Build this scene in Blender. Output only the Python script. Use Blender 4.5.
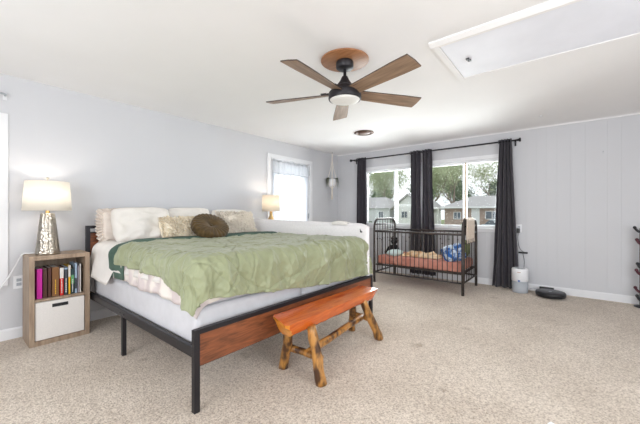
import bpy, math, random
from math import sin, cos, pi, radians, hypot, exp
from mathutils import Vector, Matrix, noise
random.seed(7)
S = bpy.context.scene
for o in list(bpy.data.objects): bpy.data.objects.remove(o)
COL = S.collection

def lin(c):
    c = c/255.0
    return c/12.92 if c <= 0.04045 else ((c+0.055)/1.055)**2.4
def rgb(r, g, b): return (lin(r), lin(g), lin(b), 1.0)

# ------------------------------------------------------------------ camera
XW, YW, H = -4.04, 5.614, 2.445            # left wall, back wall, ceiling
XR, YR = 2.5, -1.9                          # right wall, rear wall
cam = bpy.data.cameras.new('camera'); camo = bpy.data.objects.new('camera', cam); COL.objects.link(camo)
camo.location = (0, 0, 1.18); camo.rotation_euler = (pi/2, 0, 0.682)
cam.sensor_width = 36; cam.lens = 36*308.4/640; cam.clip_start = 0.05; cam.clip_end = 400
S.camera = camo
S.view_settings.view_transform = 'Standard'; S.view_settings.look = 'None'
S.view_settings.gamma = 1.0; S.view_settings.use_curve_mapping = False
S.view_settings.exposure = 0.58

# ------------------------------------------------------------------ world: bright overcast sky
w = bpy.data.worlds.new('world'); S.world = w; w.use_nodes = True
wn = w.node_tree; wn.nodes.clear()
out = wn.nodes.new('ShaderNodeOutputWorld'); bg = wn.nodes.new('ShaderNodeBackground')
tc = wn.nodes.new('ShaderNodeTexCoord'); mp = wn.nodes.new('ShaderNodeMapping'); mp.inputs['Scale'].default_value = (1, 1, 3)
nz = wn.nodes.new('ShaderNodeTexNoise'); nz.inputs['Scale'].default_value = 2.2; nz.inputs['Detail'].default_value = 5
rp = wn.nodes.new('ShaderNodeValToRGB')
rp.color_ramp.elements[0].position = 0.35; rp.color_ramp.elements[0].color = (0.88, 0.93, 1.0, 1)
rp.color_ramp.elements[1].position = 0.65; rp.color_ramp.elements[1].color = (1.0, 1.0, 1.0, 1)
wn.links.new(tc.outputs['Generated'], mp.inputs['Vector']); wn.links.new(mp.outputs[0], nz.inputs['Vector'])
wn.links.new(nz.outputs['Fac'], rp.inputs['Fac']); wn.links.new(rp.outputs[0], bg.inputs['Color'])
bg.inputs['Strength'].default_value = 0.95
wn.links.new(bg.outputs[0], out.inputs[0])

def area(name, loc, target, sx, sy, power, col=(1, 1, 1), spread=180):
    l = bpy.data.lights.new(name, 'AREA'); l.shape = 'RECTANGLE'; l.size = sx; l.size_y = sy
    l.energy = power; l.color = col; l.spread = radians(spread)
    o = bpy.data.objects.new(name, l); COL.objects.link(o); o.location = loc
    d = Vector(target)-Vector(loc); o.rotation_euler = d.to_track_quat('-Z', 'Y').to_euler(); return o
# daylight at the visible windows and door; right and rear are added fill lamps
area('added_fill_right', (XR+0.25, 1.1, 1.45), (-3, 4.2, 1.6), 2.9, 1.5, 66, (0.90, 0.95, 1.0))  # fill lamp added outside an invented opening to brighten the room
area('added_fill_rear', (-0.8, YR-0.25, 1.45), (-1.6, 5, 3.2), 3.0, 1.5, 62, (0.91, 0.95, 1.0))  # second added fill from behind the camera, aimed up towards the ceiling
area('daylight_left_window', (XW-0.3, -0.33, 1.4), (0, 0.3, 0.6), 1.3, 1.4, 6, (0.93, 0.97, 1.0))
area('daylight_back_window_left', (-2.75, YW+0.32, 1.55), (-2.0, 2.5, 1.6), 1.1, 1.1, 46, (0.97, 0.99, 1.0))
area('daylight_back_window_right', (-1.41, YW+0.32, 1.55), (-1.2, 2.5, 1.6), 1.1, 1.1, 46, (0.97, 0.99, 1.0))
area('daylight_door', (XW-0.3, 4.12, 1.3), (0, 3.8, 0.9), 0.8, 1.5, 15, (0.97, 0.99, 1.0))

# ------------------------------------------------------------------ materials
def new_mat(name):
    m = bpy.data.materials.new(name); m.use_nodes = True
    return m, m.node_tree, m.node_tree.nodes['Principled BSDF']
def mat(name, col, rough=0.6, metal=0.0, col2=None, nscale=5.0, stretch=(1, 1, 1), bump=0.0, bscale=None, detail=4,
        dist=0.01, ramp=(0.35, 0.65), sheen=0.0, coat=0.0, spec=None, trans=0.0, ndist=0.0):
    m, nt, b = new_mat(name)
    b.inputs['Roughness'].default_value = rough; b.inputs['Metallic'].default_value = metal
    b.inputs['Base Color'].default_value = col
    if sheen: b.inputs['Sheen Weight'].default_value = sheen
    if coat: b.inputs['Coat Weight'].default_value = coat; b.inputs['Coat Roughness'].default_value = 0.12
    if spec is not None: b.inputs['Specular IOR Level'].default_value = spec
    t = nt.nodes.new('ShaderNodeTexCoord'); mpn = nt.nodes.new('ShaderNodeMapping'); mpn.inputs['Scale'].default_value = stretch
    nt.links.new(t.outputs['Object'], mpn.inputs['Vector'])
    n = nt.nodes.new('ShaderNodeTexNoise'); n.inputs['Scale'].default_value = nscale; n.inputs['Detail'].default_value = detail
    n.inputs['Distortion'].default_value = ndist
    nt.links.new(mpn.outputs[0], n.inputs['Vector'])
    r = nt.nodes.new('ShaderNodeValToRGB')
    c2 = col2 if col2 else tuple(min(1, x*1.06) for x in col[:3])+(1,)
    r.color_ramp.elements[0].position = ramp[0]; r.color_ramp.elements[0].color = col
    r.color_ramp.elements[1].position = ramp[1]; r.color_ramp.elements[1].color = c2
    nt.links.new(n.outputs['Fac'], r.inputs['Fac']); nt.links.new(r.outputs[0], b.inputs['Base Color'])
    if bump:
        n2 = nt.nodes.new('ShaderNodeTexNoise'); n2.inputs['Scale'].default_value = bscale or nscale*3; n2.inputs['Detail'].default_value = 3
        nt.links.new(mpn.outputs[0], n2.inputs['Vector'])
        bp = nt.nodes.new('ShaderNodeBump'); bp.inputs['Strength'].default_value = bump; bp.inputs['Distance'].default_value = dist
        nt.links.new(n2.outputs['Fac'], bp.inputs['Height']); nt.links.new(bp.outputs[0], b.inputs['Normal'])
    return m
def cloth_translucent(name, col, amount=0.5, emis=None, bump=0.15):
    m, nt, b = new_mat(name); b.inputs['Base Color'].default_value = col; b.inputs['Roughness'].default_value = 0.9
    tr = nt.nodes.new('ShaderNodeBsdfTranslucent'); tr.inputs['Color'].default_value = col
    mx = nt.nodes.new('ShaderNodeMixShader'); mx.inputs[0].default_value = amount
    o = nt.nodes['Material Output']
    n = nt.nodes.new('ShaderNodeTexNoise'); n.inputs['Scale'].default_value = 220; bp = nt.nodes.new('ShaderNodeBump')
    bp.inputs['Strength'].default_value = bump; bp.inputs['Distance'].default_value = 0.002
    nt.links.new(n.outputs['Fac'], bp.inputs['Height']); nt.links.new(bp.outputs[0], b.inputs['Normal'])
    nt.links.new(b.outputs[0], mx.inputs[1]); nt.links.new(tr.outputs[0], mx.inputs[2]); nt.links.new(mx.outputs[0], o.inputs[0])
    return m
def glass_mat(name):
    m, nt, b = new_mat(name); nt.nodes.remove(b)
    tr = nt.nodes.new('ShaderNodeBsdfTransparent'); gl = nt.nodes.new('ShaderNodeBsdfGlossy'); gl.inputs['Roughness'].default_value = 0.02
    tr.inputs['Color'].default_value = (0.97, 0.985, 0.98, 1)
    fr = nt.nodes.new('ShaderNodeFresnel'); fr.inputs['IOR'].default_value = 1.45
    mx = nt.nodes.new('ShaderNodeMixShader'); o = nt.nodes['Material Output']
    nt.links.new(fr.outputs[0], mx.inputs[0]); nt.links.new(tr.outputs[0], mx.inputs[1]); nt.links.new(gl.outputs[0], mx.inputs[2]); nt.links.new(mx.outputs[0], o.inputs[0])
    return m

M = {}
M['wall'] = mat('painted_panel', rgb(205, 205, 208), 0.55, nscale=1.2, bump=0.05, bscale=40, dist=0.002, col2=rgb(207, 207, 210))
M['ceiling'] = mat('ceiling_paint', rgb(246, 245, 245), 0.8, nscale=2, bump=0.08, bscale=60, dist=0.002, col2=rgb(248, 247, 247))
M['trim'] = mat('white_trim', rgb(228, 228, 230), 0.4, nscale=3)
M['hatch'] = mat('hatch_board', rgb(236, 238, 246), 0.6, nscale=3)
M['vinyl'] = mat('white_vinyl', rgb(242, 243, 244), 0.35, nscale=4)
M['jamb'] = mat('tan_jamb', rgb(205, 180, 150), 0.5, nscale=4)
M['glass'] = glass_mat('window_glass')
M['black_metal'] = mat('black_metal', rgb(40, 38, 42), 0.42, 0.4, nscale=60, bump=0.05, dist=0.001)
M['crib_metal'] = mat('crib_metal', rgb(62, 56, 54), 0.5, 0.35, nscale=30, col2=rgb(78, 70, 66))
M['bed_wood'] = mat('rustic_bed_wood', rgb(88, 50, 30), 0.4, nscale=7, stretch=(3, 0.7, 6), col2=rgb(152, 88, 54), ramp=(0.3, 0.7), bump=0.1, dist=0.002, detail=8, ndist=1.2)
M['bench_top'] = mat('lacquered_log', rgb(178, 64, 10), 0.25, nscale=4, stretch=(5, 0.6, 4), col2=rgb(220, 112, 38), ramp=(0.3, 0.7), coat=0.25, detail=6, ndist=1.5)
M['bench_end'] = mat('lacquered_end_grain', rgb(206, 120, 26), 0.22, nscale=9, col2=rgb(238, 160, 62), coat=0.5, detail=6)
M['bench_leg'] = mat('peeled_log', rgb(70, 42, 22), 0.35, nscale=9, stretch=(2, 2, 0.8), col2=rgb(186, 132, 66), ramp=(0.40, 0.56), bump=0.5, bscale=14, dist=0.012, coat=0.3, detail=6)
M['oak'] = mat('grey_oak_veneer', rgb(140, 118, 98), 0.5, nscale=6, stretch=(6, 6, 0.7), col2=rgb(172, 150, 128), detail=7)
M['bin'] = mat('bin_fabric', rgb(226, 221, 216), 0.9, nscale=120, bump=0.2, dist=0.001)
M['silver'] = None
def hammered():
    m, nt, b = new_mat('hammered_silver'); b.inputs['Metallic'].default_value = 1; b.inputs['Roughness'].default_value = 0.3
    b.inputs['Base Color'].default_value = rgb(196, 188, 176)
    t = nt.nodes.new('ShaderNodeTexCoord'); v = nt.nodes.new('ShaderNodeTexVoronoi'); v.inputs['Scale'].default_value = 55
    bp = nt.nodes.new('ShaderNodeBump'); bp.inputs['Strength'].default_value = 0.8; bp.inputs['Distance'].default_value = 0.006
    nt.links.new(t.outputs['Object'], v.inputs['Vector']); nt.links.new(v.outputs['Distance'], bp.inputs['Height']); nt.links.new(bp.outputs[0], b.inputs['Normal'])
    return m
M['silver'] = hammered()
M['brass'] = mat('pale_brass', rgb(200, 170, 120), 0.3, 1.0, nscale=10)
M['shade'] = cloth_translucent('lamp_shade_linen', rgb(248, 244, 236), 0.45)
M['shade_warm'] = cloth_translucent('warm_lamp_shade_linen', rgb(248, 240, 226), 0.45)
M['sheer'] = cloth_translucent('sheer_white_cloth', rgb(246, 248, 252), 0.6)
M['valance'] = cloth_translucent('lace_valance', rgb(226, 228, 232), 0.45)
M['mattress'] = mat('white_ticking', rgb(203, 202, 205), 0.85, nscale=14, bump=0.25, bscale=45, dist=0.004)
M['guard'] = mat('white_mesh_cloth', rgb(230, 227, 227), 0.85, nscale=50, bump=0.15, dist=0.002)
M['sheet'] = mat('white_sheet', rgb(228, 224, 219), 0.9, nscale=8, bump=0.3, bscale=10, dist=0.012)
M['pillow'] = mat('white_pillowcase', rgb(222, 217, 210), 0.9, nscale=8, bump=0.3, bscale=9, dist=0.012)
M['ruffle'] = mat('beige_ruffle', rgb(216, 204, 194), 0.9, nscale=20, col2=rgb(222, 212, 202), bump=0.3, bscale=30)
M['shag'] = mat('cream_shag', rgb(238, 220, 188), 0.95, nscale=70, col2=rgb(246, 238, 222))
M['shag2'] = mat('ivory_shag', rgb(232, 222, 208), 0.95, nscale=70, col2=rgb(246, 238, 226))
M['velvet'] = mat('olive_brown_velvet', rgb(66, 48, 16), 0.8, nscale=12, col2=rgb(86, 64, 24), sheen=0.15)
M['sage'] = mat('sage_microfibre', rgb(138, 143, 109), 0.5, nscale=3, col2=rgb(148, 153, 119), sheen=0.2, bump=0.3, bscale=22, dist=0.012)
M['teal'] = mat('dark_green_lining', rgb(62, 88, 76), 0.8, nscale=6, col2=rgb(78, 104, 90), bump=0.2, bscale=20)
def patterned():
    m, nt, b = new_mat('cream_blanket_with_floral_squares'); b.inputs['Roughness'].default_value = 0.9
    t = nt.nodes.new('ShaderNodeTexCoord'); n = nt.nodes.new('ShaderNodeTexVoronoi'); n.inputs['Scale'].default_value = 7.0
    mp_ = nt.nodes.new('ShaderNodeMapping'); mp_.inputs['Scale'].default_value = (1, 1, 0.8)
    r = nt.nodes.new('ShaderNodeValToRGB'); r.color_ramp.elements[0].position = 0.38; r.color_ramp.elements[0].color = rgb(208, 196, 194)
    r.color_ramp.elements[1].position = 0.52; r.color_ramp.elements[1].color = rgb(228, 220, 212)
    nt.links.new(t.outputs['Object'], mp_.inputs[0]); nt.links.new(mp_.outputs[0], n.inputs['Vector']); nt.links.new(n.outputs['Distance'], r.inputs[0]); nt.links.new(r.outputs[0], b.inputs['Base Color'])
    return m
M['blanket'] = patterned()
M['curtain'] = mat('charcoal_blackout', rgb(50, 47, 54), 0.85, nscale=60, col2=rgb(60, 56, 64), bump=0.15, dist=0.002, sheen=0.2)
M['fan_black'] = mat('fan_graphite', rgb(44, 42, 46), 0.45, 0.3, nscale=20)
M['blade'] = mat('weathered_oak_blade', rgb(122, 98, 78), 0.5, nscale=5, stretch=(0.8, 9, 5), col2=rgb(166, 138, 114), detail=8, ramp=(0.3, 0.7))
M['blade_edge'] = mat('dark_blade_edge', rgb(64, 50, 42), 0.5)
M['medallion'] = mat('stained_plywood', rgb(150, 100, 62), 0.5, nscale=8, stretch=(1, 5, 1), col2=rgb(174, 122, 82), detail=7)
M['diffuser'] = mat('frosted_diffuser', rgb(246, 246, 244), 0.6)
M['bronze'] = mat('bronze_cover', rgb(84, 58, 44), 0.45, 0.2, nscale=10, col2=rgb(104, 74, 56))
M['plastic_w'] = mat('white_plastic', rgb(236, 236, 238), 0.35)
M['plastic_g'] = mat('grey_grille', rgb(170, 174, 180), 0.5)
M['plastic_k'] = mat('black_plastic', rgb(26, 26, 30), 0.4)
M['plastic_k2'] = mat('dark_grey_plastic', rgb(52, 52, 58), 0.35)
M['blue'] = mat('blue_badge', rgb(70, 110, 180), 0.4)
M['cord_w'] = mat('white_cord', rgb(232, 232, 234), 0.5)
M['macrame'] = mat('cotton_cord', rgb(232, 224, 214), 0.95, nscale=60, bump=0.4, dist=0.003)
M['leaf'] = mat('house_plant_leaf', rgb(74, 88, 66), 0.5, nscale=20, col2=rgb(116, 128, 102))
M['salmon'] = mat('salmon_crib_sheet', rgb(190, 124, 108), 0.85, nscale=10, col2=rgb(206, 146, 130), bump=0.15)
M['tan'] = mat('tan_soft_print', rgb(202, 150, 104), 0.95, nscale=14, col2=rgb(238, 216, 184), bump=0.5, bscale=14, dist=0.02)
M['bluefab'] = mat('blue_and_white_print', rgb(44, 98, 168), 0.9, nscale=16, col2=rgb(214, 226, 236), ramp=(0.46, 0.6), detail=4, bump=0.2)
M['greenfab'] = mat('olive_green_fabric', rgb(104, 116, 66), 0.9, nscale=8, col2=rgb(124, 134, 80), bump=0.3)
M['blackfur'] = mat('black_plush', rgb(24, 23, 26), 0.95, nscale=60, bump=0.8, dist=0.01)
M['aqua'] = mat('pale_aqua_fabric', rgb(206, 222, 220), 0.9)
M['throw'] = mat('cream_knit', rgb(206, 188, 170), 0.95, nscale=30, stretch=(6, 6, 1), col2=rgb(226, 212, 198), bump=0.6, dist=0.006)
M['maroon'] = mat('dark_maroon', rgb(84, 40, 50), 0.6)
M['paper'] = mat('white_paper', rgb(244, 244, 244), 0.7)
for k, c in dict(bk_magenta=(206, 18, 160), bk_brown=(72, 34, 22), bk_tan=(124, 82, 42), bk_red=(206, 40, 34), bk_black=(58, 64, 72), bk_yellow=(226, 176, 40),
                 bk_teal=(38, 62, 66), bk_blue=(150, 170, 190), bk_white=(214, 210, 204), bk_green=(90, 150, 100), bk_lilac=(196, 186, 200)).items():
    M[k] = mat(k[3:]+'_book_cover', rgb(*c), 0.5)
def carpet():
    m, nt, b = new_mat('cut_pile_carpet'); b.inputs['Roughness'].default_value = 1.0; b.inputs['Specular IOR Level'].default_value = 0.05
    b.inputs['Sheen Weight'].default_value = 0.2
    t = nt.nodes.new('ShaderNodeTexCoord')
    n = nt.nodes.new('ShaderNodeTexNoise'); n.inputs['Scale'].default_value = 95; n.inputs['Detail'].default_value = 3; n.inputs['Roughness'].default_value = 0.7
    r = nt.nodes.new('ShaderNodeValToRGB')
    r.color_ramp.elements[0].position = 0.33; r.color_ramp.elements[0].color = rgb(164, 147, 130)
    r.color_ramp.elements[1].position = 0.64; r.color_ramp.elements[1].color = rgb(240, 228, 213)
    e = r.color_ramp.elements.new(0.48); e.color = rgb(212, 197, 181)
    n2 = nt.nodes.new('ShaderNodeTexNoise'); n2.inputs['Scale'].default_value = 1.6; n2.inputs['Detail'].default_value = 5
    r2 = nt.nodes.new('ShaderNodeValToRGB'); r2.color_ramp.elements[0].position = 0.35; r2.color_ramp.elements[0].color = (0.86, 0.84, 0.82, 1)
    r2.color_ramp.elements[1].position = 0.6; r2.color_ramp.elements[1].color = (1, 1, 1, 1)
    mx = nt.nodes.new('ShaderNodeMix'); mx.data_type = 'RGBA'; mx.blend_type = 'MULTIPLY'; mx.inputs[0].default_value = 1
    # small worn dark stains
    n3 = nt.nodes.new('ShaderNodeTexNoise'); n3.inputs['Scale'].default_value = 3.3; n3.inputs['Detail'].default_value = 7
    r3 = nt.nodes.new('ShaderNodeValToRGB'); r3.color_ramp.elements[0].position = 0.66; r3.color_ramp.elements[0].color = (1, 1, 1, 1)
    r3.color_ramp.elements[1].position = 0.78; r3.color_ramp.elements[1].color = (0.6, 0.54, 0.48, 1)
    mx2 = nt.nodes.new('ShaderNodeMix'); mx2.data_type = 'RGBA'; mx2.blend_type = 'MULTIPLY'; mx2.inputs[0].default_value = 1
    L = nt.links.new
    for q in (n, n2, n3): L(t.outputs['Object'], q.inputs['Vector'])
    L(n.outputs['Fac'], r.inputs[0]); L(n2.outputs['Fac'], r2.inputs[0]); L(n3.outputs['Fac'], r3.inputs[0])
    L(r.outputs[0], mx.inputs[6]); L(r2.outputs[0], mx.inputs[7]); L(mx.outputs[2], mx2.inputs[6]); L(r3.outputs[0], mx2.inputs[7])
    L(mx2.outputs[2], b.inputs['Base Color'])
    bp = nt.nodes.new('ShaderNodeBump'); bp.inputs['Strength'].default_value = 0.9; bp.inputs['Distance'].default_value = 0.012
    L(n.outputs['Fac'], bp.inputs['Height']); L(bp.outputs[0], b.inputs['Normal'])
    return m
M['carpet'] = carpet()
# outdoor
M['grass'] = mat('lawn', rgb(110, 128, 78), 1.0, nscale=3, col2=rgb(146, 156, 106))
M['asphalt'] = mat('asphalt', rgb(150, 150, 152), 0.9, nscale=6)
M['bark'] = mat('bark', rgb(128, 114, 102), 0.95, nscale=8, col2=rgb(156, 142, 130))
M['spring'] = mat('spring_leaves', rgb(162, 174, 132), 0.8, nscale=1.5, col2=rgb(200, 208, 172))
M['evergreen'] = mat('evergreen_leaves', rgb(88, 108, 84), 0.9, nscale=2, col2=rgb(126, 142, 112))
M['roof'] = mat('grey_shingle', rgb(164, 162, 162), 0.9, nscale=8, stretch=(1, 1, 6), col2=rgb(184, 182, 182))
M['siding'] = mat('white_siding', rgb(240, 240, 240), 0.7, nscale=3)
M['siding_blue'] = mat('pale_grey_siding', rgb(214, 216, 218), 0.7, nscale=3)
def brick():
    m, nt, b = new_mat('weathered_brick'); b.inputs['Roughness'].default_value = 0.9
    t = nt.nodes.new('ShaderNodeTexCoord'); mp_ = nt.nodes.new('ShaderNodeMapping'); mp_.inputs['Rotation'].default_value = (pi/2, 0, 0); mp_.inputs['Scale'].default_value = (1.2, 1.2, 1.2)
    n = nt.nodes.new('ShaderNodeTexBrick'); n.inputs['Color1'].default_value = rgb(178, 146, 130); n.inputs['Color2'].default_value = rgb(136, 108, 96); n.inputs['Mortar'].default_value = rgb(200, 188, 178)
    n.inputs['Scale'].default_value = 1.6; n.inputs['Mortar Size'].default_value = 0.035
    nt.links.new(t.outputs['Object'], mp_.inputs[0]); nt.links.new(mp_.outputs[0], n.inputs['Vector']); nt.links.new(n.outputs['Color'], b.inputs['Base Color'])
    return m
M['brick'] = brick()
M['dark_glass'] = mat('dark_window_glass', rgb(90, 100, 112), 0.15)
M['bin_blue'] = mat('blue_bin', rgb(52, 84, 140), 0.6)
M['car_white'] = mat('car_white', rgb(214, 222, 232), 0.25, coat=0.6)
M['tyre'] = mat('tyre', rgb(34, 34, 36), 0.8)

# ------------------------------------------------------------------ mesh helpers
class MB:
    def __init__(s): s.v = []; s.f = []; s.sm = []
    def add(s, vs, fs, smooth=False, mtx=None):
        n = len(s.v)
        for p in vs:
            p = Vector(p); s.v.append(mtx @ p if mtx else p)
        for f in fs: s.f.append(tuple(n+i for i in f)); s.sm.append(smooth)
        return s
    def box(s, x0, x1, y0, y1, z0, z1, mtx=None):
        vs = [(x, y, z) for z in (z0, z1) for y in (y0, y1) for x in (x0, x1)]
        return s.add(vs, [(0, 2, 3, 1), (4, 5, 7, 6), (0, 1, 5, 4), (2, 6, 7, 3), (0, 4, 6, 2), (1, 3, 7, 5)], False, mtx)
    def bar(s, p, q, w, h=None, up=(0, 0, 1)):
        """rectangular bar from p to q"""
        p, q = Vector(p), Vector(q); d = (q-p).normalized(); h = h or w
        u = Vector(up)
        if abs(d.dot(u)) > 0.98: u = Vector((1, 0, 0))
        a = d.cross(u).normalized(); b = a.cross(d).normalized()
        vs = [c + a*i*w/2 + b*j*h/2 for c in (p, q) for i, j in ((-1, -1), (1, -1), (1, 1), (-1, 1))]
        return s.add(vs, [(3, 2, 1, 0), (4, 5, 6, 7), (0, 1, 5, 4), (1, 2, 6, 5), (2, 3, 7, 6), (3, 0, 4, 7)])
    def tube(s, pts, r, n=10, caps=True, wob=0.0, seed=0):
        pts = [Vector(p) for p in pts]; rs = r if isinstance(r, (list, tuple)) else [r]*len(pts)
        vs = []; fs = []; prev = None
        for i, p in enumerate(pts):
            t = (pts[min(i+1, len(pts)-1)]-pts[max(i-1, 0)]).normalized()
            if prev is None:
                u = Vector((0, 0, 1)) if abs(t.z) < 0.9 else Vector((1, 0, 0)); a = t.cross(u).normalized()
            else:
                a = (prev - t*prev.dot(t)).normalized()
            prev = a; b = t.cross(a)
            for k in range(n):
                th = 2*pi*k/n; rr = rs[i]
                if wob: rr *= 1+wob*noise.noise(Vector((cos(th)*1.2+seed, sin(th)*1.2, p.length*6+seed)))
                vs.append(p + a*cos(th)*rr + b*sin(th)*rr)
        for i in range(len(pts)-1):
            for k in range(n):
                k2 = (k+1) % n; fs.append((i*n+k, i*n+k2, (i+1)*n+k2, (i+1)*n+k))
        s.add(vs, fs, True)
        if caps:
            m = len(pts)-1; base = len(s.v)-len(vs)
            s.f.append(tuple(base+k for k in reversed(range(n)))); s.sm.append(False)
            s.f.append(tuple(base+m*n+k for k in range(n))); s.sm.append(False)
        return s
    def lathe(s, prof, c=(0, 0, 0), n=32, smooth=True, mtx=None, rib=None):
        vs = []; fs = []
        for r, z in prof:
            for k in range(n):
                th = 2*pi*k/n; rr = r*(1+rib(th, z)) if rib else r
                vs.append((c[0]+rr*cos(th), c[1]+rr*sin(th), c[2]+z))
        for i in range(len(prof)-1):
            for k in range(n):
                k2 = (k+1) % n; fs.append((i*n+k, i*n+k2, (i+1)*n+k2, (i+1)*n+k))
        return s.add(vs, fs, smooth, mtx)
    def grid(s, fn, nu, nv, smooth=True, closeu=False, mtx=None):
        vs = [fn(i/nu, j/nv) for j in range(nv+1) for i in range(nu+1)]; w_ = nu+1
        fs = [(j*w_+i, j*w_+i+1, (j+1)*w_+i+1, (j+1)*w_+i) for j in range(nv) for i in range(nu)]
        return s.add(vs, fs, smooth, mtx)
    def blob(s, c, r, n=16, m=10, lump=0.0, seed=0, mtx=None):
        rx, ry, rz = r if isinstance(r, (tuple, list)) else (r, r, r)
        def fn(u, v):
            th = 2*pi*u; ph = pi*v
            d = Vector((sin(ph)*cos(th), sin(ph)*sin(th), -cos(ph)))
            k = 1+lump*noise.noise(d*1.8+Vector((seed*3.1, seed, 0)))
            return (c[0]+d.x*rx*k, c[1]+d.y*ry*k, c[2]+d.z*rz*k)
        return s.grid(fn, n, m, True, mtx=mtx)
    def prism(s, poly, z0, z1, axis='z', mtx=None):
        n = len(poly)
        def P(a, b, c): return {'z': (a, b, c), 'y': (a, c, b), 'x': (c, a, b)}[axis]
        vs = [P(a, b, z0) for a, b in poly]+[P(a, b, z1) for a, b in poly]
        return s.add(vs, [tuple(reversed(range(n))), tuple(range(n, 2*n))]+[(i, (i+1) % n, n+(i+1) % n, n+i) for i in range(n)], False, mtx)

def obj(name, mb, m, parent=None, world=False, bevel=0.0, solid=0.0, sub=0, label=None, weld=False):
    me = bpy.data.meshes.new(name); o = bpy.data.objects.new(name, me)
    org = Vector((0, 0, 0))
    if parent is None:
        xs = [p.x for p in mb.v]; ys = [p.y for p in mb.v]; zs = [p.z for p in mb.v]
        org = Vector(((min(xs)+max(xs))/2, (min(ys)+max(ys))/2, min(zs))); o.location = org
    elif world:
        q = parent
        while q: org += q.location; q = q.parent
    me.from_pydata([tuple(p-org) for p in mb.v], [], mb.f); me.update()
    for i, pl in enumerate(me.polygons): pl.use_smooth = mb.sm[i]
    import bmesh
    b = bmesh.new(); b.from_mesh(me)
    if weld: bmesh.ops.remove_doubles(b, verts=b.verts, dist=1e-5)
    bmesh.ops.recalc_face_normals(b, faces=b.faces); b.to_mesh(me); b.free()
    me.materials.append(m); COL.objects.link(o)
    if parent: o.parent = parent
    if label: o['label'] = label
    if solid:
        md = o.modifiers.new('solid', 'SOLIDIFY'); md.thickness = solid; md.offset = -1
    if bevel:
        md = o.modifiers.new('bevel', 'BEVEL'); md.width = bevel; md.segments = 2; md.limit_method = 'ANGLE'
    if sub:
        md = o.modifiers.new('sub', 'SUBSURF'); md.levels = sub; md.render_levels = sub
    return o
def thing(name, label, cat, loc=(0, 0, 0), rz=0, group=None):
    o = bpy.data.objects.new(name, None); COL.objects.link(o); o.empty_display_size = 0.1
    o.location = loc; o.rotation_euler = (0, 0, rz); tag(o, label, cat, group); return o
def tag(o, label, cat, group=None):
    o['label'] = label; o['category'] = cat
    if group: o['group'] = group
    return o
def struct(name, mb, m, parent=None, **k):
    o = obj(name, mb, m, parent, world=bool(parent), **k)
    if parent is None: o['kind'] = 'structure'
    return o
def copy_tree(o, parent=None):
    c = o.copy(); COL.objects.link(c); c.parent = parent
    for ch in [x for x in bpy.data.objects if x.parent == o]: copy_tree(ch, c)
    return c
def euler(rx=0, ry=0, rz=0, loc=(0, 0, 0)):
    return Matrix.Translation(loc) @ Matrix.Rotation(rz, 4, 'Z') @ Matrix.Rotation(ry, 4, 'Y') @ Matrix.Rotation(rx, 4, 'X')

# ------------------------------------------------------------------ room shell
T = 0.14
GR = [0.0, 0.12, 0.275, 0.43, 0.655, 0.79, 0.97, 1.1]      # random-width panelling repeats every 1.22 m
def grooved(mb, axis, off, a0, a1, z0, z1, phase, front, back, gr=None, gd=0.0016):
    """wall slab in plane axis=off; grooves are real v-cuts on the room side"""
    cuts = []
    k0 = int((a0-phase)//1.22)-1
    for k in range(k0, k0+12):
        for g in (gr or GR):
            a = phase+k*1.22+g
            if a0+0.01 < a < a1-0.01: cuts.append(a)
    cuts.sort(); prof = [(a0, 0.0)]
    for a in cuts: prof += [(a-0.0022, 0.0), (a, gd), (a+0.0022, 0.0)]
    prof.append((a1, 0.0))
    def P(a, d, z):
        o_ = front + (back-front)*(d/T) if d < T else back
        return (a, o_, z) if axis == 'y' else (o_, a, z)
    n = len(prof)
    vs = [P(a, d, z) for z in (z0, z1) for a, d in prof]
    vs += [P(a0, T, z0), P(a1, T, z0), P(a0, T, z1), P(a1, T, z1)]
    fs = [(i, i+1, n+i+1, n+i) for i in range(n-1)]
    q = 2*n
    fs += [(q, q+2, q+3, q+1), (0, n, q+2, q), (n-1, q+1, q+3, 2*n-1)]
    fs += [tuple(list(range(n))+[q+1, q]), tuple(list(range(n, 2*n))+[q+3, q+2])]
    mb.add(vs, fs)
AX0, AX1, BX0, BX1, WZ0, WZ1 = -3.36, -2.14, -2.02, -0.80, 0.915, 2.045
mb = MB(); ph = -0.27
for a0, a1, z0, z1 in ((XW-T, AX0, 0, H), (AX0, BX1, 0, WZ0), (AX0, BX1, WZ1, H), (AX1, BX0, WZ0, WZ1), (BX1, XR+T, 0, H)):
    grooved(mb, 'y', 0, a0, a1, z0, z1, ph, YW, YW+T)
struct('wall_back', mb, M['wall'])
LW0, LW1, LZ0, LZ1 = -1.0, 0.33, 0.57, 2.02
DY0, DY1, DZ = 3.605, 4.64, 2.12
mb = MB()
for a0, a1, z0, z1 in ((YR, LW0, 0, H), (LW0, LW1, 0, LZ0), (LW0, LW1, LZ1, H), (LW1, DY0, 0, H), (DY0, DY1, DZ, H), (DY1, YW, 0, H)):
    grooved(mb, 'x', 0, a0, a1, z0, z1, 0.19, XW, XW-T, [0.0, 0.41], 0.0008)
struct('wall_left', mb, M['wall'])
mb = MB()   # unseen right wall, wide opening made up for the fill lamp
for a0, a1, z0, z1 in ((YR, -0.4, 0, H), (-0.4, 2.6, 0, 0.65), (-0.4, 2.6, 2.2, H), (2.6, YW, 0, H)): mb.box(XR, XR+T, a0, a1, z0, z1)
struct('wall_right', mb, M['wall'])
mb = MB()  # unseen rear wall, its opening made up for the rear fill
for a0, a1, z0, z1 in ((XW-T, -2.35, 0, H), (-2.35, 0.75, 0, 0.65), (-2.35, 0.75, 2.2, H), (0.75, XR+T, 0, H)): mb.box(a0, a1, YR-T, YR, z0, z1)
struct('wall_rear', mb, M['wall'])
struct('floor', MB().box(XW-T, XR+T, YR-T, YW+T, -0.12, 0), M['carpet'])
struct('ceiling', MB().box(XW-T, XR+T, YR-T, YW+T, H, H+0.12), M['ceiling'])

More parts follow.
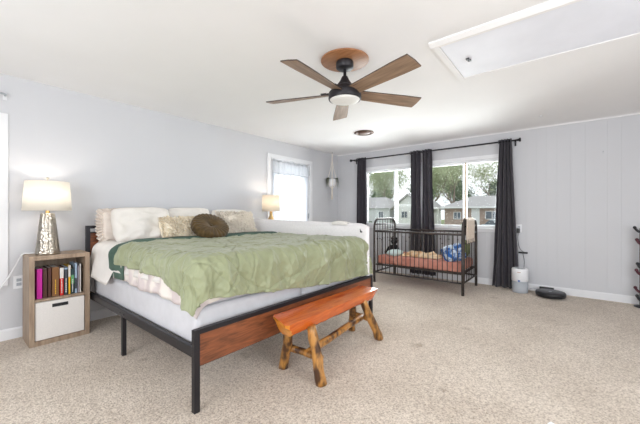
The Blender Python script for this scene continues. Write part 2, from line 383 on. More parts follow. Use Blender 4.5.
# baseboards with a small shaped top
def base(name, runs, axis, front, sgn):
    mb = MB()
    for a0, a1 in runs:
        prof = [(0, 0), (0.014*sgn, 0), (0.014*sgn, 0.085), (0.006*sgn, 0.1), (0, 0.1)]
        if axis == 'y': mb.prism([(front+p, z) for p, z in prof], a0, a1, 'y')   # placeholder axis handled below
        else: mb.prism([(front+p, z) for p, z in prof], a0, a1, 'x')
    return struct(name, mb, M['trim'])
base('baseboard_left', ((YR, DY0-0.09), (DY1+0.09, YW)), 'y', XW, 1)
base('baseboard_back', ((XW+0.014, XR),), 'x', YW, -1)
base('baseboard_right', ((YR, YW-0.014),), 'y', XR, -1)
# cove trim where back wall meets ceiling
struct('trim_1', MB().prism([(YW, H), (YW-0.018, H), (YW, H-0.018)], XW, XR, 'x'), M['ceiling'])

# windows in the back wall
def back_window(name, x0, x1, jamb, xm=None):
    root = bpy.data.objects.new(name, None); COL.objects.link(root); root['kind'] = 'structure'; root.location = ((x0+x1)/2, YW, WZ0)
    f = MB(); c = 0.06; y = YW-0.014
    for a in ((x0-c, x0, WZ0-c, WZ1+c), (x1, x1+c, WZ0-c, WZ1+c), (x0, x1, WZ1, WZ1+c), (x0, x1, WZ0-c, WZ0)): f.box(a[0], a[1], y, YW, a[2], a[3])
    obj('casing', f, M['trim'], root, True)
    obj('window_sill', MB().box(x0-0.06, x1+0.06, YW-0.045, YW+0.06, WZ0-0.02, WZ0), M['trim'], root, True, bevel=0.004)
    f = MB(); t = 0.022
    for a in ((x0, x0+t, WZ0, WZ1), (x1-t, x1, WZ0, WZ1), (x0+t, x1-t, WZ1-t, WZ1), (x0+t, x1-t, WZ0, WZ0+t)): f.box(a[0], a[1], YW+0.03, YW+0.11, a[2], a[3])
    obj('window_frame', f, M['vinyl'], root, True)
    xm = xm or (x0+x1)/2
    for k, (a, b, yy) in enumerate(((x0+t, xm+0.03, 0.085), (xm-0.03, x1-t, 0.055))):
        f = MB(); t2 = 0.022
        for q in ((a, a+t2, WZ0+t, WZ1-t), (b-t2, b, WZ0+t, WZ1-t), (a+t2, b-t2, WZ1-t-t2, WZ1-t), (a+t2, b-t2, WZ0+t, WZ0+t+t2)): f.box(q[0], q[1], YW+yy-0.014, YW+yy+0.01, q[2], q[3])
        fr = obj('sash', f, M['vinyl'], root, True)
        obj('pane', MB().box(a+t2, b-t2, YW+yy-0.004, YW+yy, WZ0+t+t2, WZ1-t-t2), M['glass'], fr, True)
    if jamb: obj('sash_edge_strip', MB().box(xm+0.011, xm+0.03, YW+0.036, YW+0.04, WZ0+t, WZ1-t), M['jamb'], root, True, label='tan strip beside the meeting rail')
back_window('window_1', AX0, AX1, False, -2.68); back_window('window_2', BX0, BX1, True)
# window in the left wall, only its edge in view
root = bpy.data.objects.new('window_3', None); COL.objects.link(root); root['kind'] = 'structure'; root.location = (XW, LW1, LZ0)
f = MB(); c = 0.066
for a in ((LW0-c, LW0, LZ0-c, LZ1+c), (LW1, LW1+c, LZ0-c, LZ1+c), (LW0, LW1, LZ1, LZ1+c), (LW0, LW1, LZ0-c, LZ0)): f.box(XW, XW+0.016, *a)
obj('casing', f, M['trim'], root, True, bevel=0.003)
f = MB()
for a in ((LW0, LW0+.04, LZ0, LZ1), (LW1-.04, LW1, LZ0, LZ1), (LW0, LW1, LZ1-.04, LZ1), (LW0, LW1, LZ0, LZ0+.04), (LW0, LW1, 1.28, 1.32)): f.box(XW-0.1, XW-0.04, *a)
obj('window_frame', f, M['vinyl'], root, True)
obj('pane', MB().box(XW-0.075, XW-0.07, LW0+.04, LW1-.04, LZ0+.04, LZ1-.04), M['glass'], root, True)
# unseen right and rear window frames, added around the fill lamp openings
for nm, ax in (('added_window_right', 0), ('added_window_rear', 1)):
    f = MB()
    if ax == 0:
        for a in ((-0.4, -0.35, .65, 2.2), (2.55, 2.6, .65, 2.2), (1.075, 1.125, .65, 2.2), (-0.4, 2.6, .65, .7), (-0.4, 2.6, 2.15, 2.2)): f.box(XR+0.04, XR+0.1, *a)
    else:
        for a in ((-2.35, -2.3, .65, 2.2), (.7, .75, .65, 2.2), (-.825, -.775, .65, 2.2), (-2.35, .75, .65, .7), (-2.35, .75, 2.15, 2.2)): f.box(a[0], a[1], YR-0.1, YR-0.04, a[2], a[3])
    struct(nm, f, M['vinyl'])

# door in the left wall: mostly glass with a curtain
root = bpy.data.objects.new('door_1', None); COL.objects.link(root); root['kind'] = 'structure'; root.location = (XW, (DY0+DY1)/2, 0)
f = MB(); c = 0.072
f.box(XW, XW+0.02, DY0-c, DY0, 0, DZ+c); f.box(XW, XW+0.02, DY1, DY1+c, 0, DZ+c); f.box(XW, XW+0.02, DY0, DY1, DZ, DZ+c)
f.box(XW-T, XW, DY0, DY0+0.02, 0, DZ); f.box(XW-T, XW, DY1-0.02, DY1, 0, DZ); f.box(XW-T, XW, DY0, DY1, DZ-0.02, DZ)
obj('door_frame', f, M['trim'], root, True, bevel=0.003)
y0, y1, z1 = DY0+0.026, DY1-0.026, DZ-0.028; gx0, gx1 = XW-0.055, XW-0.012; g = 0.06
f = MB(); f.box(gx0, gx1, y0, y0+g, 0.01, z1); f.box(gx0, gx1, y1-g, y1, 0.01, z1); f.box(gx0, gx1, y0+g, y1-g, z1-g, z1); f.box(gx0, gx1, y0+g, y1-g, 0.01, 0.3)
obj('door_panel', f, M['trim'], root, True)
obj('pane', MB().box(XW-0.036, XW-0.031, y0+g, y1-g, 0.3, z1-g), M['glass'], root, True)
for z in (1.95, 1.1, 0.25): obj('hinge', MB().box(XW-0.012, XW+0.006, y1-0.005, y1+0.012, z-0.05, z+0.05), M['black_metal'] if z > 1.9 else M['plastic_g'], root, True)
obj('door_handle', MB().tube([(XW-0.012, y0+0.03, 1.0), (XW+0.03, y0+0.03, 1.0)], 0.012).tube([(XW+0.03, y0+0.03, 1.0), (XW+0.03, y0+0.14, 1.0)], 0.009), M['black_metal'], root, True)
def dcurt(u, v): return (XW+0.008+0.011*sin(u*2*pi*13+v), y0+0.012+(y1-y0-0.05)*u, 0.25+(1.87-0.25)*v)
t_ = thing('door_curtain', 'sheer white gathered curtain over the glass of the door', 'curtain', (XW+0.01, 4.12, 0.3))
obj('panel', MB().grid(dcurt, 130, 6), M['sheer'], t_, True, solid=0.0015)
def dval(u, v): return (XW+0.03+0.006*sin(u*2*pi*9+2*v)+0.004*sin(u*2*pi*3), y0+0.002+(y1-y0-0.03)*u, 1.86+0.012*sin(u*2*pi*6)+(2.085-1.86)*v)
obj('valance', MB().grid(dval, 100, 6), M['valance'], t_, True, solid=0.0015, label='lace valance across the top')
obj('curtain_rod', MB().tube([(XW+0.02, y0, 2.075), (XW+0.02, y1-0.02, 2.075)], 0.005), M['trim'], t_, True)

# attic hatch in the ceiling
hx0, hx1, hy0, hy1 = -0.775, 1.5, 2.40, 3.09
root = thing('attic_hatch', 'long white pull down attic hatch with raised trim in the ceiling', 'hatch', (0.35, 2.75, H))
root.location.z = H-0.02
f = MB().box(hx0-0.05, hx0, hy0-0.1, hy1+0.06, H-0.012, H).box(hx1, hx1+0.05, hy0-0.1, hy1+0.06, H-0.012, H)
f.box(hx0, hx1, hy1, hy1+0.06, H-0.012, H).box(hx0, hx1, hy0-0.1, hy0, H-0.012, H)
obj('frame', f, M['ceiling'], root, True, bevel=0.003)
obj('moulding', MB().prism([(hy0-0.1, H-0.012), (hy0-0.06, H-0.03), (hy0-0.05, H-0.012)], hx0-0.05, hx1+0.05, 'x'), M['ceiling'], root, True)
obj('panel', MB().box(hx0+0.006, hx1-0.006, hy0+0.003, hy1-0.006, H-0.008, H-0.001), M['hatch'], root, True)
f = MB().box(-0.665, -0.64, 2.71, 2.73, H-0.02, H-0.008).box(-0.66, -0.635, 2.745, 2.765, H-0.02, H-0.008).tube([(-0.65, 2.72, H-0.022), (-0.65, 2.755, H-0.022)], 0.004)
obj('pull_catch', f, M['plastic_k2'], root, True)
# ------------------------------------------------------------------ ceiling fan
fc = (-1.456, 2.12)
tag(obj('ceiling_medallion', MB().lathe([(0.001, -0.002), (0.19, -0.002), (0.198, -0.006), (0.198, -0.013), (0.194, -0.016), (0.001, -0.016)], (fc[0], fc[1], H), 64), M['medallion']),
    'round stained wooden disc fixed to the ceiling above the fan', 'medallion')
fan = thing('ceiling_fan', 'five blade graphite ceiling fan with weathered wood blades and round light', 'ceiling fan', (fc[0], fc[1], H-0.017))
P = lambda prof: MB().lathe(prof, (0, 0, 0), 40)
obj('canopy', P([(0.001, 0), (0.068, 0), (0.072, -0.01), (0.072, -0.052), (0.06, -0.062), (0.001, -0.062)]), M['fan_black'], fan)
obj('downrod', P([(0.013, -0.06), (0.013, -0.14), (0.02, -0.14), (0.02, -0.165), (0.013, -0.165)]), M['fan_black'], fan)
obj('rod_cover', P([(0.018, -0.12), (0.024, -0.125), (0.04, -0.16), (0.062, -0.19), (0.075, -0.205), (0.001, -0.21)]), M['fan_black'], fan)
obj('motor_housing', P([(0.001, -0.205), (0.075, -0.205), (0.085, -0.215), (0.088, -0.245), (0.125, -0.25), (0.134, -0.262), (0.136, -0.308), (0.133, -0.316), (0.126, -0.319), (0.124, -0.315), (0.001, -0.31)]), M['fan_black'], fan)
obj('light_diffuser', P([(0.124, -0.315), (0.118, -0.323), (0.09, -0.329), (0.05, -0.333), (0.001, -0.334)]), M['diffuser'], fan)
zb = 2.165-(H-0.017)
for k in range(5):
    a = radians(-91+72*k)+0.066
    def bl(u, v, side):
        r = 0.10+0.60*u; wd = 0.052+0.022*min(1, u*1.3); y = (v-0.5)*2*wd
        if u > 0.985: r -= 0.006*abs(2*v-1)
        return (r, y, -0.012*(v-0.5)*2+side)
    m_ = MB(); n_ = 12
    m_.grid(lambda u, v: bl(u, v, 0.004), n_, 6, False); m_.grid(lambda u, v: bl(u, v, -0.004), n_, 6, False)
    for e in (0, 1):
        m_.grid(lambda u, v: bl(u, e, 0.004-0.008*v), n_, 1, False); m_.grid(lambda u, v: bl(e, u, 0.004-0.008*v), 6, 1, False)
    b = obj('blade', m_, M['blade'], fan, weld=True); b.location = (0, 0, zb); b.rotation_euler = (radians(-4), 0, a)
    b.data.materials.append(M['blade_edge'])
    for pl in b.data.polygons:
        if abs(pl.normal.z) < 0.6: pl.material_index = 1
    br = obj('blade_bracket', MB().box(0.075, 0.19, -0.022, 0.022, 0.004, 0.012).box(0.15, 0.2, -0.04, 0.04, 0.004, 0.01), M['fan_black'], b)
# recessed bronze cover near the back wall
t_ = thing('ceiling_vent', 'small round bronze cover on the ceiling near the back windows', 'vent', (-2.55, 4.25, H-0.02))
obj('rim', MB().lathe([(0.001, 0.018), (0.15, 0.018), (0.155, 0.01), (0.13, 0), (0.118, 0.003), (0.112, 0.016), (0.001, 0.016)], n=40), M['bronze'], t_)
obj('grille', MB().lathe([(0.001, -0.006), (0.05, -0.004), (0.09, 0.002), (0.1, 0.012), (0.001, 0.012)], n=36), M['bronze'], t_)
tag(obj('ceiling_hook_plate', MB().lathe([(0.001, 0), (0.018, 0), (0.015, -0.008), (0.001, -0.01)], (-0.30, 4.99, H), 16), M['trim']), 'tiny white disc on the ceiling near the back wall', 'fixture')

# ------------------------------------------------------------------ curtains on the back wall
yr_ = YW-0.10
rod = thing('curtain_rod', 'long black curtain rod with round finials above the back windows', 'curtain rod', (-2.1, yr_, 2.27))
obj('rod', MB().tube([(-3.62, yr_, 2.272), (-0.60, yr_, 2.272)], 0.0125, 12), M['black_metal'], rod, True)
for x, s_ in ((-3.62, -1), (-0.60, 1)):
    obj('finial', MB().lathe([(0.001, -0.022), (0.028, -0.02), (0.03, 0.0), (0.016, 0.008), (0.016, 0.03), (0.001, 0.03)], n=20, mtx=euler(0, -s_*pi/2, 0, (x, yr_, 2.272))), M['black_metal'], rod, True)
for x in (-3.55, -2.08, -0.66):
    obj('bracket', MB().tube([(x, yr_, 2.262), (x, YW-0.004, 2.25)], 0.006, 8).box(x-0.012, x+0.012, YW-0.006, YW, 2.2, 2.28), M['black_metal'], rod, True)
def curtain(xt0, xt1, xb0, xb1, z0, folds, label, seed, amp=0.035, nfold=None):
    t_ = thing('window_curtain', label, 'curtain', ((xb0+xb1)/2, yr_, z0), group='charcoal curtains on the back wall')
    def fn(u, v):
        z = z0+(2.305-z0)*v; x0 = xb0+(xt0-xb0)*v; x1 = xb1+(xt1-xb1)*v
        w_ = 0.02*noise.noise(Vector((u*3, v*2.5, seed)))
        a = amp*(1-0.25*v)
        return (x0+(x1-x0)*u+w_, yr_+a*sin(2*pi*folds*u+0.8*noise.noise(Vector((seed, v*1.5, 3)))) + 0.012*noise.noise(Vector((u*4, v*3, seed+5)))*(1-v), z)
    obj('panel', MB().grid(fn, int(folds*16), 40), M['curtain'], t_, True, solid=0.004)
    for k in range(int(folds*2)):
        u = (k+0.5)/(folds*2)*1.0
        u = (k*0.5)/folds
        if u > 1: break
        x = xt0+(xt1-xt0)*u
        obj('grommet', MB().lathe([(0.0215, -0.004), (0.03, -0.006), (0.033, 0), (0.03, 0.006), (0.0215, 0.004), (0.0205, 0), (0.0215, -0.004)], n=20, mtx=euler(0, pi/2, radians(35 if k % 2 else -35), (x, yr_, 2.272))), M['plastic_k2'], t_, True)
    return t_
curtain(-3.47, -3.25, -3.49, -3.24, 0.03, 3, 'narrow charcoal grommet curtain hanging at the left end of the rod', 1)
curtain(-2.30, -2.12, -2.32, -2.10, 0.05, 2.5, 'charcoal curtain on the left half of the pair between the two windows', 2)
curtain(-2.08, -1.92, -2.09, -1.84, 0.05, 2.5, 'charcoal curtain on the right half of the pair between the two windows', 3)
curtain(-0.86, -0.70, -0.96, -0.60, 0.012, 4, 'charcoal curtain right of the windows, reaching the carpet beside the air purifier', 4, 0.045)

# rod end over the left window
t_ = thing('curtain_rod', 'white curtain rod end and bracket above the window at the left edge', 'curtain rod', (XW+0.05, -0.3, 2.25))
obj('rod', MB().tube([(XW+0.06, -1.1, 2.25), (XW+0.06, 0.36, 2.25), (XW+0.045, 0.375, 2.25), (XW+0.004, 0.375, 2.25)], 0.009, 10), M['plastic_g'], t_, True)
obj('bracket', MB().box(XW, XW+0.006, 0.362, 0.388, 2.21, 2.27), M['trim'], t_, True)
# ------------------------------------------------------------------ outlets and cords
def outlet(name, label, loc, axis):
    t_ = thing(name, label, 'outlet', loc)
    x, y, z = loc
    if axis == 'x': pl = MB().box(x, x+0.006, y-0.037, y+0.037, z-0.06, z+0.06); so = [MB().box(x+0.006, x+0.009, y-0.017, y+0.017, z+d-0.014, z+d+0.014) for d in (-0.02, 0.02)]
    else: pl = MB().box(x-0.037, x+0.037, y-0.006, y, z-0.06, z+0.06); so = [MB().box(x-0.017, x+0.017, y-0.009, y-0.006, z+d-0.014, z+d+0.014) for d in (-0.02, 0.02)]
    obj('cover_plate', pl, M['plastic_w'], t_, True, bevel=0.002)
    for s_ in so: obj('socket', s_, M['plastic_g'], t_, True)
    return t_
outlet('wall_outlet', 'white wall outlet left of the nightstand', (XW, 0.468, 0.52), 'x')
outlet('wall_outlet', 'white wall outlet right of the last curtain with a black plug', (-0.615, YW, 0.93), 'y')
def smooth_path(pts, n=8):
    P_ = [Vector(p) for p in pts]; P_ = [P_[0]]+P_+[P_[-1]]; out_ = []
    for i in range(1, len(P_)-2):
        for k in range(n):
            t = k/n; a, b, c, d = P_[i-1:i+3]
            out_.append(0.5*((2*b)+(c-a)*t+(2*a-5*b+4*c-d)*t*t+(3*b-a-3*c+d)*t**3))
    out_.append(P_[-2]); return out_
t_ = thing('power_cord', 'black plug and hanging cord running down the wall to the air purifier', 'cord', (-0.6, YW-0.02, 0.4))
obj('plug', MB().box(-0.64, -0.60, YW-0.05, YW-0.009, 0.86, 0.93), M['plastic_k'], t_, True, bevel=0.004)
obj('cable', MB().tube(smooth_path([(-0.62, YW-0.04, 0.86), (-0.625, YW-0.03, 0.75), (-0.60, YW-0.02, 0.62), (-0.54, YW-0.02, 0.56), (-0.56, YW-0.02, 0.54), (-0.545, YW-0.02, 0.44), (-0.55, YW-0.03, 0.30), (-0.56, 5.52, 0.1)]), 0.0035, 6), M['plastic_k2'], t_, True)
obj('inline_switch', MB().box(-0.62, -0.50, YW-0.035, YW-0.01, 0.548, 0.574), M['plastic_k'], t_, True, bevel=0.005)
tag(obj('power_cord', MB().tube(smooth_path([(-0.47, 5.44, 0.05), (-0.42, 5.50, 0.06), (-0.35, 5.54, 0.03), (-0.29, 5.55, 0.03)]), 0.0035, 6), M['plastic_g']), 'pale cord between the air purifier and the robot vacuum dock', 'cord')
tag(obj('lamp_cord', MB().tube(smooth_path([(-3.86, 0.60, 0.799), (-3.88, 0.52, 0.799), (-3.90, 0.474, 0.79), (-3.95, 0.44, 0.70), (-3.98, 0.38, 0.56), (-3.99, 0.30, 0.45), (-3.99, 0.20, 0.40), (-3.99, -0.1, 0.35)]), 0.006, 8), M['cord_w']),
    'white cord drooping from the nightstand lamp past the left wall', 'cord')

# ------------------------------------------------------------------ bed
BX, HX, BY0, BY1 = -1.715, -3.83, 0.95, 3.0        # centres of the posts
bed = thing('bed', 'king bed frame of black metal with rustic wood head and foot panels', 'bed', ((BX+HX)/2, (BY0+BY1)/2, 0))
pw = 0.036
for x, hh, nm in ((BX, 0.487, 'foot_post'), (HX, 1.04, 'head_post')):
    for y in (BY0, BY1): obj(nm, MB().box(x-pw/2, x+pw/2, y-pw/2, y+pw/2, 0, hh), M['black_metal'], bed, True, bevel=0.003)
q = pw/2
obj('foot_top_rail', MB().box(BX-q, BX+q, BY0+q, BY1-q, 0.487-0.03, 0.487), M['black_metal'], bed, True, bevel=0.003)
obj('foot_bottom_rail', MB().box(BX-0.012, BX+0.004, BY0+q, BY1-q, 0.262, 0.272), M['black_metal'], bed, True)
obj('foot_panel', MB().box(BX-0.009, BX+0.011, BY0+q, BY1-q, 0.268, 0.457), M['bed_wood'], bed, True)
obj('head_top_rail', MB().box(HX-q, HX+q, BY0+q, BY1-q, 1.01, 1.04), M['black_metal'], bed, True, bevel=0.003)
obj('head_panel', MB().box(HX-0.009, HX+0.011, BY0+q, BY1-q, 0.62, 0.96), M['bed_wood'], bed, True)
obj('head_bottom_rail', MB().box(HX-0.012, HX+0.012, BY0+q, BY1-q, 0.595, 0.62), M['black_metal'], bed, True)
obj('head_gap_rail', MB().box(HX-0.012, HX+0.012, BY0+q, BY1-q, 0.96, 0.975), M['black_metal'], bed, True)
for y in (BY0+0.005, BY1-0.005):
    obj('side_rail', MB().box(HX+q, BX-q, y-0.014, y+0.014, 0.315, 0.375), M['black_metal'], bed, True, bevel=0.003)
    obj('rail_lip', MB().box(HX+q, BX-q, min(y, y+(0.03 if y < 2 else -0.03)), max(y, y+(0.03 if y < 2 else -0.03)), 0.305, 0.315), M['black_metal'], bed, True)
for y in (BY0+0.004, (BY0+BY1)/2, BY1-0.004):
    obj('middle_leg', MB().box(-2.875, -2.841, y-0.015, y+0.015, 0, 0.325), M['black_metal'], bed, True, bevel=0.002)
obj('centre_rail', MB().box(HX+q, BX-0.012, 1.955, 1.985, 0.31, 0.345), M['black_metal'], bed, True)
for y in (BY0-0.012,):
    for x in (-2.9, -2.815): obj('bolt', MB().lathe([(0.001, 0.006), (0.006, 0.006), (0.007, 0)], n=10, mtx=euler(pi/2, 0, 0, (x, y+0.003, 0.345))), M['plastic_k2'], bed, True)
MX0, MX1, MY0, MY1, MZ = -3.79, -1.78, 0.99, 2.915, 0.84
ym = (MY0+MY1)/2
def soft_box(x0, x1, y0, y1, z0, z1, r=0.03, seed=0, amp=0.004):
    """rounded box as deformed cube grid"""
    mb = MB()
    cx, cy, cz = (x0+x1)/2, (y0+y1)/2, (z0+z1)/2; hx, hy, hz = (x1-x0)/2, (y1-y0)/2, (z1-z0)/2
    def P_(a, b, c):
        v = Vector((a*hx, b*hy, c*hz)); i = Vector((max(-hx+r, min(hx-r, v.x)), max(-hy+r, min(hy-r, v.y)), max(-hz+r, min(hz-r, v.z))))
        d = v-i
        if d.length > 1e-9: d = d.normalized()*r
        k = noise.noise(Vector((v.x*5+seed, v.y*5, v.z*5)))*amp
        return (cx+i.x+d.x*(1+k/r), cy+i.y+d.y*(1+k/r), cz+i.z+d.z*(1+k/r))
    n = lambda h: max(6, int(h*2/0.05))
    def remap(t, h):   # concentrate samples near the edges
        t = 2*t-1; return t if h < r*2 else math.copysign(abs(t)**0.8, t)
    for s_ in (-1, 1):
        mb.grid(lambda u, v: P_(remap(u, hx), remap(v, hy), s_), n(hx), n(hy))
        mb.grid(lambda u, v: P_(remap(u, hx), s_, remap(v, hz)), n(hx), n(hz))
        mb.grid(lambda u, v: P_(s_, remap(u, hy), remap(v, hz)), n(hy), n(hz))
    return mb
for a, b, wh in ((MY0, ym-0.003, 'near'), (ym+0.003, MY1, 'far')):
    tag(obj('box_spring', soft_box(MX0, MX1, a, b, 0.346, 0.578, 0.02, 3), M['mattress'], weld=True), 'white half width box spring on the %s side of the bed frame' % ('near, nightstand' if wh == 'near' else 'far, guard rail'), 'box spring')
tag(obj('mattress', soft_box(MX0, MX1, MY0, MY1, 0.58, MZ, 0.05, 8), M['mattress'], weld=True), 'thick white king mattress under the bedding', 'mattress')

RHO = 0.06
def drape(a, b, lay, flare=0.0, wide=False):
    """point of a cloth over the mattress: (a,b) cloth coords, lay = height above mattress"""
    r = RHO+lay
    ix0, ix1, iy0, iy1 = MX0+RHO, MX1-RHO, MY0+RHO, MY1-RHO
    if wide: iy1 += 0.19*max(0, min(1, (a-ix1-0.02)/0.42))
    ca = min(a, ix1); cb = max(min(b, iy1), iy0)
    da, db = a-ca, b-cb; s_ = hypot(da, db)
    zt = MZ-RHO
    if s_ < 1e-9: return Vector((a, b, MZ+lay)), Vector((0, 0, 1))
    dx, dy = da/s_, db/s_; q_ = r*pi/2
    if s_ < q_:
        th = s_/r; return Vector((ca+dx*r*sin(th), cb+dy*r*sin(th), zt+r*cos(th))), Vector((dx*sin(th), dy*sin(th), cos(th)))
    e = s_-q_
    return Vector((ca+dx*(r+flare*e), cb+dy*(r+flare*e), zt-e)), Vector((dx, dy, 0.05))
def zto(z, lay): return (MZ-RHO)-z+(RHO+lay)*pi/2      # arc length from flat to a hem at height z
def interp(tab, x):
    if x <= tab[0][0]: return tab[0][1]
    for (x0, y0_), (x1, y1_) in zip(tab, tab[1:]):
        if x <= x1:
            t = (x-x0)/(x1-x0); t = t*t*(3-2*t)*0.5+t*0.5; return y0_+(y1_-y0_)*t
    return tab[-1][1]
def ridge(x, y, f, s): 
    n_ = noise.noise(Vector((x*f, y*f, s))); return 1-abs(n_)*2.2
def cover(name, m, lay, ahead, near_tab, foot_tab, far_b, nu, nv, disp, solid, label, cat, flare=0.0, wide=False):
    iy0, ix1 = MY0+RHO, MX1-RHO
    mb = MB()
    def fn(u, v):
        # Coons style warp of a quilt: u from head to foot, v from near to far
        b_ref = iy0+(far_b-iy0)*v; foot = ix1+zto(interp(foot_tab, b_ref if v > 0.02 else iy0), lay)
        head = ahead(v)
        a = head+(foot-head)*u
        near = iy0-zto(interp(near_tab, min(a, MX1+0.02)), lay)
        vv = v
        b = near+(far_b-near)*vv
        # cloth corner is not allowed to pile up: pull the diagonal in
        if a > ix1 and b < iy0:
            d = hypot(a-ix1, iy0-b); mxd = max(a-ix1, iy0-b)
            k = (mxd+(d-mxd)*0.35)/d; a = ix1+(a-ix1)*k; b = iy0-(iy0-b)*k
        if wide: b += 0.10*v**6*max(0, min(1, (a-ix1-0.02)/0.42))
        p, n_ = drape(a, b, lay, flare, wide)
        return p+n_*disp(a, b)
    mb.grid(fn, nu, nv)
    return tag(obj(name, mb, m, solid=solid), label, cat)
# white top sheet hanging over the near side at the head
def d_sheet(a, b): return 0.035*max(0, min(1, (-3.05-a)*3))*max(0, min(1, (b-1.0)*6+0.5))+0.006*ridge(a, b, 3, 2)+0.003*noise.noise(Vector((a*9, b*9, 1)))
cover('bed_sheet', M['sheet'], 0.008, lambda v: -3.86+0.14*min(1, v*6), ((-3.8, 0.56), (-3.70, 0.55), (-3.20, 0.53), (-3.1, 0.66), (-1.7, 0.70)), ((0.9, 0.70), (3.0, 0.72)), 2.905, 90, 80, d_sheet, 0.003,
      'white bed sheet hanging over the mattress side near the nightstand', 'sheet', flare=0.22)
def d_bl(a, b): return 0.006*ridge(a, b, 2.5, 5)+0.008*sin(a*34)*max(0, min(1, (MY0-b+0.04)*8))
cover('blanket', M['blanket'], 0.024, lambda v: -3.10+0.04*v, ((-3.1, 0.60), (-2.9, 0.61), (-2.5, 0.582), (-2.3, 0.60), (-2.0, 0.585), (-1.85, 0.585), (-1.7, 0.56)), ((0.9, 0.57), (1.1, 0.57), (1.3, 0.60), (1.45, 0.62), (1.6, 0.66), (3, 0.66)), 2.905, 130, 90, d_bl, 0.006,
      'cream blanket with pale floral squares and frilled hem showing below the green quilt', 'blanket')
# dark green turned-back band at the head end
def d_t(a, b): return 0.04*max(0, min(1, (b-1.0)*5))*max(0, min(1, (-3.0-a)*8))+0.005*ridge(a, b, 3, 9)+0.006*noise.noise(Vector((a*7, b*3, 1)))
def teal():
    mb = MB(); lay = 0.034; iy0 = MY0+RHO
    def fn(u, v):
        near = iy0-zto(0.60+0.015*u, lay); b = near+(2.905-near)*v
        hang = max(0, min(1, (1.15-b)/0.3))
        x0 = -3.22-0.06*(1-hang)+0.02*noise.noise(Vector((b*3, 1, 1)))+0.0*hang; x1 = -2.86
        a = x0+(x1-x0)*u
        p, n_ = drape(a, b, lay, 0.0); return p+n_*d_t(a, b)
    mb.grid(fn, 24, 110); return mb
tag(obj('green_coverlet', teal(), M['teal'], solid=0.006), 'dark green coverlet showing as a band under the head edge of the sage quilt', 'coverlet')
# sage comforter
def d_q(a, b):
    w1 = noise.noise(Vector((a*1.1, b*1.1, 4)))*0.35; w2 = noise.noise(Vector((a*0.9, b*0.9, 14)))*0.35
    h = 0.010*max(0, ridge(a*0.8+w1*0.6, b*1.6+w2, 2.2, 3))**2
    h += 0.009*max(0, ridge(a*1.0+w2, b*0.4+w1, 4.5, 7))**4
    h += 0.005*max(0, ridge(a*1.2+b*0.8+w2, b*0.3-a*0.3+w1, 7, 9))**3
    h += 0.003*max(0, ridge(a*0.3-b*0.5, b*1.2+a*1.6+w1, 10, 19))**3
    h += 0.0015*noise.noise(Vector((a*30, b*30, 2)))
    for k in range(-10, 14):
        c_ = 0.24*k
        d = abs((a*0.72+b*0.69+0.11*sin(b*5.5+k)+0.06*sin(a*9))-c_)
        if d < 0.035: h -= 0.010*exp(-(d/0.008)**2)
        d = abs((a*0.66-b*0.75+0.11*sin(a*4.7+k*1.7)+0.05*sin(b*8))-c_*1.35-0.1)
        if d < 0.035: h -= 0.009*exp(-(d/0.008)**2)
    hang = max(0, max(MY0-b, a-MX1)+0.02)
    h += min(0.012, hang*0.07)*sin((a if a < MX1 else b)*21+3*noise.noise(Vector((a*2, b*2, 0))))
    fo = max(0, min(1, (a-MX1+0.25)/0.3))
    h += fo*(0.010*max(0, ridge(b*1.0+0.25*a+w1*0.5, a*0.25, 6.5, 31))**3+0.006*max(0, ridge(b*1.0-0.5*a, a*0.4, 11, 37))**3)
    si = max(0, min(1, (MY0-b+0.3)/0.3))
    h += si*0.007*max(0, ridge(a*1.0+0.4*b, b*0.4, 9, 41))**3
    if b < 1.25: h += 0.018*exp(-((a+2.9)/0.07)**2)
    return h+0.006
near_q = ((-3.2, 0.80), (-3.06, 0.775), (-2.88, 0.745), (-2.44, 0.742), (-2.12, 0.735), (-1.95, 0.69), (-1.83, 0.63), (-1.75, 0.60), (-1.69, 0.575))
foot_q = ((0.9, 0.585), (1.045, 0.61), (1.16, 0.635), (1.3, 0.652), (1.44, 0.633), (1.84, 0.585), (2.2, 0.54), (2.57, 0.515), (2.95, 0.497))
cover('comforter', M['sage'], 0.046, lambda v: -3.0-0.14*min(1, v*4)+0.02*sin(v*9)-0.06*v, near_q, foot_q, 2.93, 260, 270, d_q, 0.016,
      'crumpled sage green quilted comforter spread over the bed', 'comforter', flare=0.05, wide=True)

# bed guard on the far side
gd = thing('bed_guard', 'long white fabric safety rail standing along the far side of the bed', 'bed rail', (-2.7, 2.95, 0.4))
def guard(y0_, y1_, gx0, gx1, z0, fz):
    mb = MB(); n1, n2 = 90, 18
    def prof(u, v, y, s_):
        x = gx0+(gx1-gx0)*u; z = z0+(fz(u)-z0)*v
        e = min(v, 1-v, u*10, (1-u)*10); bulge = 0.022*min(1, max(0, e*8))**0.5
        bulge += 0.006*noise.noise(Vector((x*3, z*4, y)))*min(1, max(0, e*8))
        return (x, y+s_*bulge, z)
    yc = (y0_+y1_)/2
    mb.grid(lambda u, v: prof(u, v, yc-0.006, -1), n1, n2); mb.grid(lambda u, v: prof(u, v, yc+0.006, 1), n1, n2)
    mb.grid(lambda u, v: prof(u, 1, yc+0.012*(v-0.5), 0), n1, 1); mb.grid(lambda u, v: prof(u, 0, yc+0.012*(v-0.5), 0), n1, 1)
    mb.grid(lambda u, v: prof(0, u, yc+0.012*(v-0.5), 0), n2, 1); mb.grid(lambda u, v: prof(1, u, yc+0.012*(v-0.5), 0), n2, 1)
    return mb
def gz(u): 
    z = 1.072-0.028*u
    if u > 0.93: z -= 0.035*((u-0.93)/0.07)**2.5
    if u < 0.07: z -= 0.06*((0.07-u)/0.07)**2.2
    return z
obj('fabric_cover', guard(2.930, 2.970, -3.74, -1.705, 0.40, gz), M['guard'], gd, True, weld=True)
